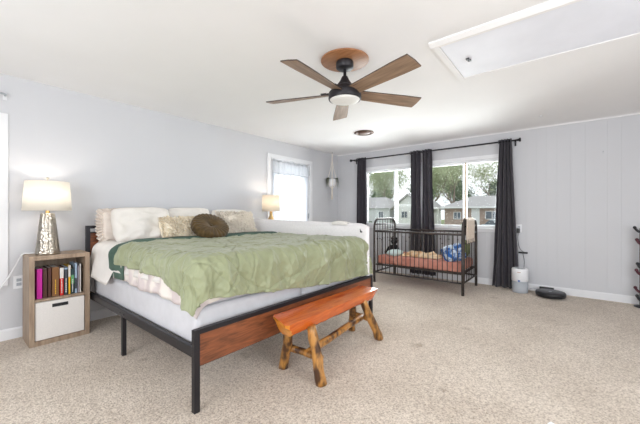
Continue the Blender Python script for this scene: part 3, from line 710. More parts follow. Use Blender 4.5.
obj('piping', MB().tube([(-3.74+2.035*i/60, 2.95, gz(i/60)) for i in range(61)], 0.009, 8), M['guard'], gd, True)
lg = MB().tube(smooth_path([(-1.80, 2.918, 0.995), (-1.795, 2.918, 0.975), (-1.782, 2.918, 0.96)], 4), [0.003]*4+[0.007]*4+[0.004], 6).tube(smooth_path([(-1.80, 2.918, 0.965), (-1.79, 2.918, 0.955), (-1.77, 2.918, 0.962)], 4), 0.003, 6)
obj('emblem', lg, M['plastic_k2'], gd, True, label='small dark curved emblem near the corner')
def cl(u, v):
    x = -2.19+0.22*u; L_ = 0.022; zt = gz((x+3.74)/2.0)+0.004+0.010*sin(pi*u)+0.004*noise.noise(Vector((u*6, v*3, 1)))
    t = (v-0.5)*2; r = 0.034
    if abs(t) < 0.5: a = t*pi; return (x, 2.95+r*sin(a), zt+r*0.5*(cos(a)-0.3))
    return (x, 2.95+math.copysign(r, t)+0.004*sin(u*20)*0.3, zt-r*0.15-(abs(t)-0.5)*2*L_)
tag(obj('muslin_cloth', MB().grid(cl, 24, 24), M['sheet'], solid=0.004), 'small white folded cloth lying over the top of the bed guard', 'cloth')
# ------------------------------------------------------------------ pillows
def pillow_mb(w_, h_, t_, seed, crump=0.012, n=34, pw_=0.42, mtx=None):
    mb = MB()
    def fn(side):
        def g(u, v):
            a, b = 2*u-1, 2*v-1
            ea = 1-abs(a)**2.6; eb = 1-abs(b)**2.6
            th = t_/2*(max(0, ea)**pw_)*(max(0, eb)**pw_)
            pinch = 1-0.07*(1-abs(b)**2)*0 - 0.05*(a*a)*(1-b*b) ; pinch2 = 1-0.06*(b*b)*(1-a*a)
            x = a*w_/2*(1-0.02*(1-b*b)*abs(a))*(1-0.09*b**4); z = b*h_/2*(1-0.03*(1-a*a)*abs(b))*(1-0.12*a**4)
            k = noise.noise(Vector((a*2+seed, b*2, side*3)))*crump*2+max(0, ridge(a, b, 2.2, seed+side))*crump
            e = min(1, min(1-abs(a), 1-abs(b))*6)
            return (side*(th+k*e), x, z)
        return g
    for s_ in (1, -1): mb.grid(fn(s_), n, n, True, mtx=mtx)
    return mb
# local frame: x = outward normal, y = width, z = height ; rz = yaw, tilt leans back towards the headboard
def pillow(label, name, m, c, w_, h_, t_, tilt, rz, seed, roll=0, crump=0.012, group=None):
    r = thing(name, label, 'pillow', c, rz, group)
    mx = Matrix.Rotation(-tilt, 4, 'Y') @ Matrix.Rotation(roll, 4, 'X')
    obj('case', pillow_mb(w_, h_, t_, seed, crump, mtx=mx), m, r, weld=True)
    return r, mx
def fringe(root, mx, w_, h_, t_, m, seed, n=900, ln=0.035):
    rnd = random.Random(seed); mb = MB()
    for i in range(n):
        a = rnd.uniform(-0.98, 0.98); b = rnd.uniform(-0.98, 0.98)
        th = t_/2*(max(0, 1-abs(a)**2.6)**0.42)*(max(0, 1-abs(b)**2.6)**0.42)
        p = Vector((th, a*w_/2*(1-0.05*(1-b*b)*abs(a)), b*h_/2*(1-0.07*(1-a*a)*abs(b))))
        d = Vector((0.55, rnd.uniform(-0.9, 0.9)+a*0.5, rnd.uniform(-1.0, 0.4)+b*0.3)).normalized()
        sd = d.cross(Vector((1, 0, 0))).normalized()*rnd.uniform(0.004, 0.007)
        e = Vector((0.4, rnd.uniform(-0.5, 0.5), -0.8)).normalized(); L_ = ln*rnd.uniform(0.7, 1.3)
        p1 = p+d*L_*0.5; p2 = p1+e*L_*0.5
        mb.add([p-sd, p+sd, p1+sd, p1-sd, p2], [(0, 1, 2, 3), (3, 2, 4)], True, mtx=mx)
    obj('shaggy_pile', mb, m, root)
G_ = 'pillows along the headboard'
TOP = MZ+0.035
# ruffled sham behind, standing against the headboard
r, mx = pillow('beige sham with a gathered ruffle edge, standing by the left headboard post', 'ruffled_pillow', M['ruffle'], (-3.72, 1.30, 1.04), 0.52, 0.32, 0.10, 0.12, 0.02, 11, group=G_)
mb = MB()
def ruf(u, v):
    th = 2*pi*u; k = 1/max(abs(cos(th)), abs(sin(th)))**0.8
    amp = 0.028*v
    y = cos(th)*k*(0.25+0.065*v); z = sin(th)*k*(0.14+0.045*v)
    return (0.0+amp*sin(th*38)+0.012*noise.noise(Vector((th*4, v, 1)))*v, y, z)
mb.grid(ruf, 300, 5, True, mtx=mx); obj('ruffle', mb, M['ruffle'], r, solid=0.003)
pillow('large white pillow leaning on the headboard nearest the nightstand', 'bed_pillow', M['pillow'], (-3.55, 1.37, 1.045), 0.60, 0.39, 0.21, 0.32, 0.05, 21, group=G_, crump=0.02, roll=0.02)
pillow('white pillow behind the olive round cushion, second from the nightstand side', 'bed_pillow', M['pillow'], (-3.66, 1.96, 1.045), 0.56, 0.40, 0.14, 0.22, 0.0, 31, group=G_)
pillow('white pillow at the far headboard end behind the ivory shaggy cushion', 'bed_pillow', M['pillow'], (-3.66, 2.55, 1.035), 0.60, 0.38, 0.14, 0.22, 0.0, 41, group=G_)
r, mx = pillow('cream shaggy rectangular cushion left of the olive round cushion', 'shaggy_cushion', M['shag'], (-3.40, 1.70, 0.995), 0.46, 0.27, 0.12, 0.42, 0.04, 51, group=G_)
fringe(r, mx, 0.46, 0.27, 0.12, M['shag'], 5, 1500, 0.05)
r, mx = pillow('ivory shaggy cushion right of the olive round cushion', 'shaggy_cushion', M['shag2'], (-3.46, 2.48, 1.03), 0.56, 0.33, 0.13, 0.42, -0.03, 61, group=G_)
fringe(r, mx, 0.56, 0.33, 0.13, M['shag2'], 6, 1900, 0.05)
# round pleated velvet cushion
r = thing('round_cushion', 'round olive brown velvet cushion with pleats meeting at a centre button', 'cushion', (-3.185, 1.94, 1.01), 0.03, G_)
mx = Matrix.Rotation(-0.85, 4, 'Y')
mb = MB()
def rc(side):
    def g(u, v):
        th = 2*pi*u; rr = 0.205*sin(v*pi/2)
        t = 0.062*(1-v**3.0)**0.5 if v < 1 else 0
        dim = 0.04*exp(-(v/0.16)**2)
        pl = 0.006*sin(th*26+side)*(v)*(1-v**6)
        ro = rr*(1+0.01*sin(th*26))
        return (side*max(0, t-dim+pl*side), ro*cos(th)*1.06, ro*sin(th)*0.92)
    return g
for s_ in (1, -1): mb.grid(rc(s_), 208, 22, True, mtx=mx)
obj('case', mb, M['velvet'], r, weld=True)
obj('button', MB().blob((0.026, 0, 0), (0.012, 0.02, 0.02), 14, 8, mtx=mx), M['velvet'], r)

# ------------------------------------------------------------------ nightstands, lamps, books
def nightstand(label, loc, full=True):
    t_ = thing('nightstand', label, 'nightstand', loc, group='matching nightstands'); D, W, Hh, k = 0.335, 0.434, 0.788, 0.036
    # local: x from 0 (back) to D (front), y 0..W
    obj('side_panel', MB().box(0, D, 0, k, 0, Hh-k), M['oak'], t_, bevel=0.0015); obj('side_panel', MB().box(0, D, W-k, W, 0, Hh-k), M['oak'], t_, bevel=0.0015)
    obj('top', MB().box(0, D, 0, W, Hh-k, Hh), M['oak'], t_, bevel=0.0015); obj('bottom_panel', MB().box(0, D, k, W-k, 0.0, 0.04), M['oak'], t_)
    obj('shelf', MB().box(0.006, D-0.004, k, W-k, 0.385, 0.405), M['oak'], t_); obj('back_panel', MB().box(0, 0.006, k, W-k, 0.04, Hh-k), M['oak'], t_)
    b = obj('storage_bin', MB().box(0.03, D-0.012, k+0.004, W-k-0.004, 0.042, 0.378), M['bin'], t_, bevel=0.006, label='off-white fabric bin')
    xs = D-0.012
    obj('handle', MB().box(xs, xs+0.003, 0.155, 0.27, 0.318, 0.348), M['plastic_k'], b, bevel=0.001)
    return t_
nightstand('grey oak nightstand with books and fabric bin left of the bed', (-3.965, 0.484, 0))
nightstand('grey oak nightstand hidden beyond the bed below the far lamp', (-3.965, 3.16, 0))
bxs = [  # y0, y1, height, colour, depth, label, band
    (0.538, 0.578, 0.265, 'bk_magenta', 0.19, 'bright magenta book at the left end of the shelf', None),
    (0.581, 0.612, 0.262, 'bk_brown', 0.20, 'dark brown hardback between the magenta and light brown books', None),
    (0.614, 0.640, 0.268, 'bk_brown', 0.20, 'very dark red brown hardback just left of the thick light brown book', None),
    (0.642, 0.695, 0.268, 'bk_tan', 0.20, 'thick light brown hardback book in the middle of the shelf', None),
    (0.698, 0.728, 0.255, 'bk_red', 0.18, 'red book with a white band at the top of its spine', ('bk_white', 0.62, 1.0)),
    (0.731, 0.758, 0.262, 'bk_black', 0.18, 'charcoal book between the red and yellow books', ('bk_blue', 0.9, 0.96)),
    (0.761, 0.779, 0.270, 'bk_yellow', 0.17, 'yellow paperback with a white upper spine', ('bk_white', 0.6, 1.0)),
    (0.781, 0.806, 0.235, 'bk_teal', 0.17, 'dark teal book with green marks on its spine', ('bk_green', 0.4, 0.75)),
    (0.808, 0.830, 0.285, 'bk_blue', 0.18, 'pale blue book, tallest near the right end', ('bk_black', 0.15, 0.5)),
    (0.832, 0.842, 0.262, 'bk_lilac', 0.17, 'thin lilac booklet between the pale blue and white books', None),
    (0.845, 0.860, 0.275, 'bk_white', 0.18, 'off-white book at the right end of the shelf', None)]
xf = -3.675
for y0_, y1_, hh, c_, dp, lb, band in bxs:
    t_ = thing('book', lb, 'book', (xf-dp/2, (y0_+y1_)/2, 0.4055), group='books on the nightstand shelf')
    y0_ -= 0.0; 
    cv = MB().box(xf-dp, xf, y0_, y0_+0.0025, 0.4055, 0.4055+hh).box(xf-dp, xf, y1_-0.0025, y1_, 0.4055, 0.4055+hh).box(xf-0.003, xf, y0_, y1_, 0.4055, 0.4055+hh)
    obj('cover', cv, M[c_], t_, True)
    obj('pages', MB().box(xf-dp+0.004, xf-0.003, y0_+0.0025, y1_-0.0025, 0.409, 0.402+hh), M['paper'], t_, True)
    if band: obj('spine_panel', MB().box(xf, xf+0.0008, y0_+0.001, y1_-0.001, 0.4055+hh*band[1], 0.4055+hh*band[2]), M[band[0]], t_, True, label='differently coloured block on the spine')
    # lines of spine lettering
    if c_ in ('bk_red', 'bk_black', 'bk_teal', 'bk_tan'):
        mbt = MB(); rnd = random.Random(int(y0_*1000)); z = 0.4055+hh*0.08; ycn = (y0_+y1_)/2
        while z < 0.4055+hh*0.55:
            l_ = rnd.uniform(0.006, 0.016); mbt.box(xf+0.0008, xf+0.0012, ycn-0.0035, ycn+0.0035, z, z+l_); z += l_+0.004
        obj('spine_lettering', mbt, M['bk_white'] if c_ != 'bk_tan' else M['bk_yellow'], t_, True)
def point(name, loc, e, col, rad, parent=None):
    l = bpy.data.lights.new(name, 'POINT'); l.energy = e; l.color = col; l.shadow_soft_size = rad
    o = bpy.data.objects.new(name, l); COL.objects.link(o); o.location = loc
    if parent: o.parent = parent
    return o
# hammered silver lamp
lp = thing('table_lamp', 'table lamp with hammered silver tapered base on the nightstand by the books', 'lamp', (-3.80, 0.635, 0.7885))
rib = lambda th, z: 0.05*abs(sin(th*5))
obj('base', MB().lathe([(0.001, 0), (0.086, 0), (0.088, 0.008), (0.082, 0.05), (0.070, 0.18), (0.058, 0.30), (0.050, 0.37), (0.047, 0.378), (0.001, 0.38)], n=80, rib=rib), M['silver'], lp)
obj('neck', MB().lathe([(0.016, 0.375), (0.016, 0.40), (0.009, 0.405), (0.009, 0.45), (0.001, 0.45)], n=16), M['brass'], lp)
obj('bulb', MB().blob((0, 0, 0.5), (0.03, 0.03, 0.045), 16, 10), M['diffuser'], lp)
obj('harp', MB().tube([(0.02, 0, 0.42), (0.06, 0, 0.5), (0.05, 0, 0.62), (0, 0, 0.685), (-0.05, 0, 0.62), (-0.06, 0, 0.5), (-0.02, 0, 0.42)], 0.002, 6).tube([(-0.158, 0, 0.66), (0.158, 0, 0.66)], 0.0015, 6).tube([(0, -0.158, 0.66), (0, 0.158, 0.66)], 0.0015, 6), M['brass'], lp)
obj('lamp_shade', MB().lathe([(0.178, 0.405), (0.160, 0.675)], n=64), M['shade'], lp, solid=0.0015)
obj('finial', MB().lathe([(0.004, 0.68), (0.004, 0.70), (0.012, 0.704), (0.012, 0.712), (0.001, 0.718)], n=14), M['silver'], lp)
point('lamp_bulb', (0, 0, 0.56), 2.4, (1.0, 0.92, 0.82), 0.04, lp)
# far lamp
lp = thing('table_lamp', 'small table lamp with warm drum shade and pale brass stem beyond the bed', 'lamp', (-3.79, 3.40, 0.7885))
obj('base', MB().lathe([(0.001, 0), (0.07, 0), (0.072, 0.012), (0.03, 0.03), (0.028, 0.05), (0.05, 0.12), (0.058, 0.2), (0.045, 0.29), (0.022, 0.34), (0.02, 0.42), (0.008, 0.43), (0.008, 0.5), (0.001, 0.5)], n=32), M['brass'], lp)
obj('bulb', MB().blob((0, 0, 0.54), (0.028, 0.028, 0.04), 16, 10), M['diffuser'], lp)
obj('shade_ring', MB().tube([(-0.138, 0, 0.65), (0.138, 0, 0.65)], 0.0015, 6).tube([(0, -0.138, 0.65), (0, 0.138, 0.65)], 0.0015, 6).tube([(0, 0, 0.5), (0, 0, 0.65)], 0.002, 6), M['brass'], lp)
obj('lamp_shade', MB().lathe([(0.145, 0.40), (0.138, 0.665)], n=48), M['shade_warm'], lp, solid=0.0015)
point('lamp_bulb', (0, 0, 0.58), 3.0, (1.0, 0.88, 0.76), 0.04, lp)

# ------------------------------------------------------------------ rustic log bench
bn = thing('log_bench', 'rustic bench with lacquered orange half log seat and peeled log legs', 'bench', (-1.5, 2.0, 0))
def seat():
    mb = MB(); n = 46; ring = []
    Y0s, Y1s = 1.385, 2.665
    for i in range(n+1):
        t = i/n; y = Y0s+(Y1s-Y0s)*t
        e = min(t, 1-t)*(Y1s-Y0s); th = 0.118*min(1, 0.12+(e/0.085)) if e < 0.085 else 0.118
        xf = -1.392+0.012*noise.noise(Vector((y*5, 1, 2)))+0.006*noise.noise(Vector((y*16, 4, 2)))-0.05*(t)
        xb = -1.628+0.010*noise.noise(Vector((y*4, 7, 2)))-0.012*t
        if t < 0.02: xf -= 0.02; xb += 0.02
        zt = 0.455-0.012*t; pts = []
        for k in range(9): pts.append((xb+(xf-xb)*k/8, zt-0.002*abs(k/4-1)**4))
        for k in range(1, 12):
            a_ = pi*k/12; c_ = (xf+xb)/2; hw = (xf-xb)/2
            pts.append((c_+hw*cos(a_)*(1-0.1*sin(a_)), zt-0.02-(th-0.02)*sin(a_)**0.6*(1+0.12*noise.noise(Vector((a_*2, y*5, 3))))))
        sk = max(0, 1-t/0.12); ring.append([(x, y+sk*0.10*(xf-x)/0.25-sk*0.05*max(0, (0.40-z)/0.1)*0.4, z) for x, z in pts])
    m_ = len(ring[0]); vs = [p for r_ in ring for p in r_]
    fs = [(i*m_+k, i*m_+(k+1) % m_, (i+1)*m_+(k+1) % m_, (i+1)*m_+k) for i in range(n) for k in range(m_)]
    fs += [tuple(reversed(range(m_))), tuple(n*m_+k for k in range(m_))]
    mb.add(vs, fs, True); return mb
so = obj('seat', seat(), M['bench_top'], bn, True)
md = so.modifiers.new('e', 'EDGE_SPLIT'); md.split_angle = radians(42)
so.data.materials.append(M['bench_end'])
for pl in so.data.polygons:
    if pl.normal.y < -0.35 or pl.normal.y > 0.35: pl.material_index = 1
def log(p, q_, r0, r1, seed, n=9, bow=0.01):
    p, q_ = Vector(p), Vector(q_); pts = []; rs = []
    for i in range(n+1):
        t = i/n; c_ = p.lerp(q_, t)+Vector((noise.noise(Vector((t*3, seed, 1))), noise.noise(Vector((t*3, seed, 7))), 0))*bow
        pts.append(c_); rs.append((r0+(r1-r0)*t)*(1+0.16*noise.noise(Vector((t*6, seed*2.1, 5)))))
    return MB().tube(pts, rs, 14, True, wob=0.18, seed=seed)
LG = [((-1.322, 1.645, 0.0), (-1.40, 1.63, 0.39)), ((-1.690, 1.645, 0.0), (-1.58, 1.60, 0.39)), ((-1.375, 2.575, 0.0), (-1.475, 2.42, 0.39)), ((-1.70, 2.60, 0.0), (-1.60, 2.47, 0.39))]
for i, (a, b) in enumerate(LG): obj('leg', log(a, b, 0.039, 0.034, i*3.3+1), M['bench_leg'], bn, True)
obj('cross_rung', log((-1.65, 1.66, 0.165), (-1.36, 1.69, 0.15), 0.026, 0.026, 21), M['bench_leg'], bn, True)
obj('cross_rung', log((-1.66, 2.55, 0.19), (-1.43, 2.50, 0.19), 0.024, 0.024, 22), M['bench_leg'], bn, True)
obj('long_stretcher', log((-1.47, 1.675, 0.165), (-1.53, 2.525, 0.195), 0.027, 0.026, 23, 14, 0.02), M['bench_leg'], bn, True)

# ------------------------------------------------------------------ crib
CX0, CX1, CY0, CY1 = -2.575, -1.175, 4.63, 5.42
cr = thing('crib', 'dark metal spindle crib with arched end panels in front of the windows', 'crib', ((CX0+CX1)/2, (CY0+CY1)/2, 0))
cm = M['crib_metal']
for x in (CX0, CX1):
    for y in (CY0, CY1): obj('leg', MB().tube([(x, y, 0), (x, y, 0.90)], 0.02, 14), cm, cr, True)
    R_ = 0.14; zt = 1.062; pts = [(x, CY0, 0.86)]
    for k in range(9): a = pi-k*pi/16; pts.append((x, CY0+R_+R_*cos(a), zt-R_+R_*sin(a)))
    for k in range(9): a = pi/2-k*pi/16; pts.append((x, CY1-R_+R_*cos(a), zt-R_+R_*sin(a)))
    pts.append((x, CY1, 0.86)); obj('end_arch', MB().tube(pts, 0.018, 12), cm, cr, True)
    obj('end_rail', MB().tube([(x, CY0, 0.97), (x, CY1, 0.97)], 0.009, 8), cm, cr, True); obj('end_rail', MB().tube([(x, CY0, 0.86), (x, CY1, 0.86)], 0.011, 8), cm, cr, True)
    obj('end_rail', MB().tube([(x, CY0, 0.17), (x, CY1, 0.17)], 0.012, 8), cm, cr, True)
    for k in range(1, 8):
        y = CY0+(CY1-CY0)*k/8; d = min(y-CY0, CY1-y); zz = zt-0.005 if d > R_ else zt-R_+math.sqrt(max(0, R_**2-(R_-d)**2))
        obj('spindle', MB().tube([(x, y, 0.17), (x, y, zz)], 0.0065, 8).blob((x, y, 0.72), 0.0135, 8, 6), cm, cr, True)
for y in (CY0, CY1):
    obj('top_rail', MB().tube([(CX0, y, 0.86), (CX1, y, 0.86)], 0.017, 12), cm, cr, True)
    obj('bottom_rail', MB().tube([(CX0, y, 0.17), (CX1, y, 0.17)], 0.012, 10), cm, cr, True)
    for k in range(1, 20):
        x = CX0+(CX1-CX0)*k/20
        m_ = MB().tube([(x, y, 0.17), (x, y, 0.86)], 0.0062, 8)
        if k % 2 == 0: m_.blob((x, y, 0.72), 0.0135, 8, 6)
        obj('spindle', m_, cm, cr, True)
sp = MB()
for y in (CY0+0.03, CY1-0.03): sp.box(CX0+0.02, CX1-0.02, y-0.012, y+0.012, 0.285, 0.31)
for x in (CX0+0.03, CX1-0.03, -1.9): sp.box(x-0.012, x+0.012, CY0+0.02, CY1-0.02, 0.285, 0.31)
obj('mattress_support', sp, cm, cr, True)
tag(obj('crib_mattress', soft_box(CX0+0.035, CX1-0.035, CY0+0.03, CY1-0.03, 0.311, 0.455, 0.035, 4), M['salmon'], weld=True), 'crib mattress in a salmon pink fitted sheet', 'mattress')
cz = 0.457
# black plush animal sitting at left
t_ = thing('plush_toy', 'small black plush animal sitting at the left end of the crib', 'toy', (-2.38, 4.98, cz))
obj('body', MB().blob((0, 0, 0.085), (0.075, 0.07, 0.09), 18, 12, 0.15, 2).blob((0, -0.005, 0.21), (0.055, 0.055, 0.052), 16, 12, 0.1, 3).blob((0, -0.055, 0.20), (0.026, 0.026, 0.022), 10, 8), M['blackfur'], t_)
for s_ in (-1, 1):
    obj('ear', MB().blob((s_*0.04, 0, 0.262), (0.022, 0.014, 0.024), 10, 8), M['blackfur'], t_)
    obj('arm', MB().tube([(s_*0.05, -0.01, 0.14), (s_*0.09, -0.04, 0.09), (s_*0.1, -0.06, 0.05)], [0.024, 0.023, 0.02], 10), M['blackfur'], t_)
    obj('leg', MB().tube([(s_*0.04, -0.03, 0.035), (s_*0.08, -0.10, 0.032), (s_*0.095, -0.14, 0.034)], [0.03, 0.028, 0.026], 10), M['blackfur'], t_)
    obj('eye', MB().blob((s_*0.02, -0.052, 0.225), 0.005, 8, 6), M['plastic_g'], t_)
tag(obj('small_pillow', pillow_mb(0.30, 0.20, 0.09, 71, 0.006, 20, mtx=euler(0, pi/2, 0, (-2.28, 4.80, cz+0.045))), M['aqua'], weld=True), 'small pale aqua pillow lying flat at the left of the crib', 'pillow')
def heap(u, v):
    x = -2.18+0.62*u; y = 4.76+0.30*v
    e = min(1, 5*min(u, 1-u))*min(1, 4*min(v, 1-v)); h_ = 0.04+0.06*noise.noise(Vector((u*6, v*2, 3)))+0.03*ridge(u*2.5, v, 3, 2)
    return (x+0.02*noise.noise(Vector((u*3, v*6, 1))), y+0.03*noise.noise(Vector((u*5, v*3, 9))), cz+0.004+max(0.004, e*h_))
tag(obj('baby_blanket', MB().grid(heap, 60, 30), M['tan'], solid=0.004), 'crumpled tan and orange baby blanket lying along the crib mattress', 'blanket')
t_ = thing('crib_pillow', 'puffy blue and white patterned pillow at the right end of the crib', 'pillow', (-1.355, 4.83, cz+0.105))
obj('case', pillow_mb(0.32, 0.27, 0.26, 81, 0.02, 30, pw_=0.55, mtx=euler(0.35, -0.5, radians(-68), (0, 0, 0))), M['bluefab'], t_, weld=True)
t_ = thing('crib_pillow', 'olive green pillow standing behind the blue one at the crib end', 'pillow', (-1.27, 5.11, cz+0.15))
obj('case', pillow_mb(0.32, 0.30, 0.12, 91, 0.01, 26, mtx=euler(0, -0.2, radians(-165), (0, 0, 0))), M['greenfab'], t_, weld=True)
# knitted throw over the right end arch
def throw(u, v):
    y = CY0+0.08+0.44*u+0.02*sin(v*5); L0, L1 = 0.24, 0.16; s_ = v*(L0+L1+0.07)-0.035; r = 0.03
    w_ = 0.012*sin(u*2*pi*4.5)
    t = (v-0.42)
    if abs(t) < 0.08:
        a = t/0.08*pi/2; return (CX1-r*sin(a)*-1, y, 1.062+r*cos(a)-0.0)
    if t > 0: d = (t-0.08)*0.56; return (CX1+r+0.004+w_*min(1, d*12), y+0.0*d, 1.062-d-0.0)
    d = (-t-0.08)*0.56; return (CX1-r-0.004+w_*min(1, d*12), y, 1.062-d)
tt = thing('knit_throw', 'cream knitted throw with fringe hung over the right arch of the crib', 'throw', (CX1, 4.95, 0.85))
obj('cloth', MB().grid(throw, 48, 60), M['throw'], tt, True, solid=0.006)
mb = MB()
for k in range(17):
    p = throw((k+0.5)/17, 1.0); mb.tube([p, (p[0]+0.004, p[1], p[2]-0.03), (p[0]+0.002, p[1]+0.004, p[2]-0.05)], 0.004, 5)
    p = throw((k+0.5)/17, 0.0); mb.tube([p, (p[0]-0.004, p[1], p[2]-0.03), (p[0]-0.002, p[1]+0.004, p[2]-0.05)], 0.004, 5)
obj('fringe', mb, M['throw'], tt, True)

# ------------------------------------------------------------------ macrame plant hanger in the corner
px_, py_ = -3.90, 5.21
mh = thing('plant_hanger', 'white macrame hanger with small white pot and trailing plant by the corner', 'plant hanger', (px_, py_, 1.45))
obj('ceiling_hook', MB().tube([(px_, py_, H), (px_, py_, H-0.03)], 0.004, 8).tube([(px_, py_, H-0.03), (px_+0.012, py_, H-0.04), (px_, py_, H-0.052)], 0.003, 8), M['plastic_k2'], mh, True)
mb = MB().tube([(px_, py_, H-0.035), (px_, py_, 2.24)], 0.010, 10)
for k in range(4):
    a = pi/4+k*pi/2; mb.tube(smooth_path([(px_+0.005*cos(a), py_+0.005*sin(a), 2.25), (px_+0.035*cos(a), py_+0.035*sin(a), 2.08), (px_+0.084*cos(a), py_+0.084*sin(a), 1.90), (px_+0.085*cos(a), py_+0.085*sin(a), 1.80), (px_+0.05*cos(a), py_+0.05*sin(a), 1.715), (px_, py_, 1.69)], 5), 0.006, 8)
obj('cords', mb, M['macrame'], mh, True)
mb = MB(); rnd = random.Random(3)
for k in range(22):
    a = rnd.uniform(0, 2*pi); r_ = rnd.uniform(0, 0.016); mb.tube([(px_+r_*0.3*cos(a), py_+r_*0.3*sin(a), 1.70), (px_+r_*cos(a), py_+r_*sin(a), 1.6), (px_+1.5*r_*cos(a), py_+1.5*r_*sin(a), 1.44+rnd.uniform(0, 0.02))], 0.0045, 5)
mb.tube([(px_, py_, 1.70), (px_, py_, 1.66)], 0.018, 10)
obj('tassel', mb, M['macrame'], mh, True)
pt = thing('hanging_pot', 'small white pot with grey green leaves held in the macrame hanger', 'potted plant', (px_, py_, 1.725))
obj('pot', MB().lathe([(0.001, 0), (0.06, 0), (0.075, 0.06), (0.078, 0.15), (0.072, 0.15), (0.068, 0.12), (0.001, 0.12)], n=28), M['plastic_w'], pt)
mb = MB()
for k in range(34):
    a = rnd.uniform(0, 2*pi); l_ = rnd.uniform(0.04, 0.09); dr = rnd.uniform(-0.2, 0.0)
    a = rnd.choice((0.68, 0.68+pi))+rnd.gauss(0, 0.5); p0 = Vector((0.075*cos(a), 0.075*sin(a), 0.145)); p1 = p0+Vector((cos(a)*l_*0.5, sin(a)*l_*0.5, 0.03)); p2 = Vector((p1.x+cos(a)*l_*0.3, p1.y+sin(a)*l_*0.3, 0.13+dr))
    sd = Vector((-sin(a), cos(a), 0))*0.015
    mb.add([p0-sd*0.3, p0+sd*0.3, p1+sd, p1-sd, p2], [(0, 1, 2, 3), (3, 2, 4)], True)
obj('leaves', mb, M['leaf'], pt)

# ------------------------------------------------------------------ air purifier, robot vacuum, stand
ap = thing('air_purifier', 'white cylindrical air purifier with grey lower grille beside the curtain', 'air purifier', (-0.58, 5.40, 0))
ribp = lambda th, z: 0.02*sin(th*40)
obj('body', MB().lathe([(0.1, 0.165), (0.105, 0.17), (0.105, 0.335), (0.098, 0.35), (0.085, 0.352), (0.08, 0.345), (0.001, 0.345)], n=48), M['plastic_w'], ap)
obj('lower_grille', MB().lathe([(0.001, 0), (0.098, 0), (0.101, 0.01), (0.101, 0.168), (0.001, 0.168)], n=160, rib=lambda th, z: 0.012*sin(th*40)), M['plastic_g'], ap)
obj('top_vent', MB().lathe([(0.02, 0.348), (0.07, 0.348), (0.07, 0.344), (0.02, 0.344)], n=36), M['plastic_g'], ap)
obj('status_badge', MB().box(-0.012, 0.012, -0.108, -0.103, 0.168, 0.19), M['blue'], ap, label='small blue badge')
obj('logo', MB().box(-0.022, 0.022, -0.1065, -0.1045, 0.30, 0.306), M['medallion'], ap, label='small faint tan word mark')
rv = thing('robot_vacuum', 'round black robot vacuum parked on the carpet at its dock', 'robot vacuum', (-0.215, 5.33, 0))
obj('body', MB().lathe([(0.001, 0.012), (0.15, 0.012), (0.168, 0.02), (0.17, 0.03), (0.17, 0.07), (0.165, 0.078), (0.001, 0.08)], n=56), M['plastic_k'], rv)
obj('top_plate', MB().lathe([(0.001, 0.0845), (0.135, 0.0845), (0.145, 0.079)], n=56), M['plastic_k2'], rv)
obj('bumper', MB().lathe([(0.168, 0.035), (0.1735, 0.038), (0.1735, 0.062), (0.168, 0.066)], n=56), M['plastic_k'], rv)
obj('button', MB().lathe([(0.001, 0.088), (0.016, 0.088), (0.018, 0.0845)], (0, -0.03, 0), 20), M['plastic_g'], rv)
for x in (-0.11, 0.11): obj('wheel', MB().lathe([(0.001, -0.01), (0.016, -0.01), (0.016, 0.01), (0.001, 0.01)], n=18, mtx=euler(0, pi/2, 0, (x, 0, 0.016))), M['plastic_k2'], rv)
dk = thing('charging_dock', 'low black charging dock behind the robot vacuum at the baseboard', 'dock', (-0.27, 5.55, 0))
obj('housing', MB().prism([(-0.045, 0), (0.04, 0), (0.04, 0.085), (0.0, 0.085), (-0.02, 0.03), (-0.045, 0.02)], -0.085, 0.085, 'x'), M['plastic_k'], dk, bevel=0.004)
obj('contact', MB().box(-0.03, -0.02, -0.042, -0.03, 0.016, 0.024).box(0.02, 0.03, -0.042, -0.03, 0.016, 0.024), M['plastic_g'], dk)
st = thing('display_stand', 'dark upright stand with short maroon arms at the right edge by the back wall', 'stand', (0.70, 5.48, 0))
obj('base', MB().lathe([(0.001, 0), (0.085, 0), (0.085, 0.012), (0.03, 0.022), (0.001, 0.022)], n=28), M['plastic_k'], st)
obj('pole', MB().tube([(0, 0, 0.02), (0, 0, 0.98)], 0.034, 14), M['plastic_k2'], st)
for i, (z, l_) in enumerate(((0.10, 0.055), (0.20, 0.07), (0.42, 0.06), (0.50, 0.05), (0.80, 0.055), (0.95, 0.075))):
    for s_ in (-1, 1):
        obj('arm', MB().tube(smooth_path([(0, 0, z-0.02), (s_*l_*0.6, 0, z-0.01), (s_*l_, 0, z+0.03)], 4), [0.016]*4+[0.014]*4+[0.01], 8).blob((s_*l_, 0, z+0.035), (0.018, 0.016, 0.02), 10, 8), M['maroon'] if i in (1, 2, 4) else M['plastic_k'], st)
tag(obj('wall_hook', MB().tube([(0.34, YW, 1.985), (0.34, YW-0.02, 1.985), (0.34, YW-0.024, 1.995)], 0.004, 6), M['plastic_g']), 'tiny picture hook on the panelled wall right of the windows', 'hook')
sc = MB().prism([(-0.10, 2.13), (-0.065, 2.11), (-0.05, 2.14), (-0.085, 2.16)], 0.002, 0.005)

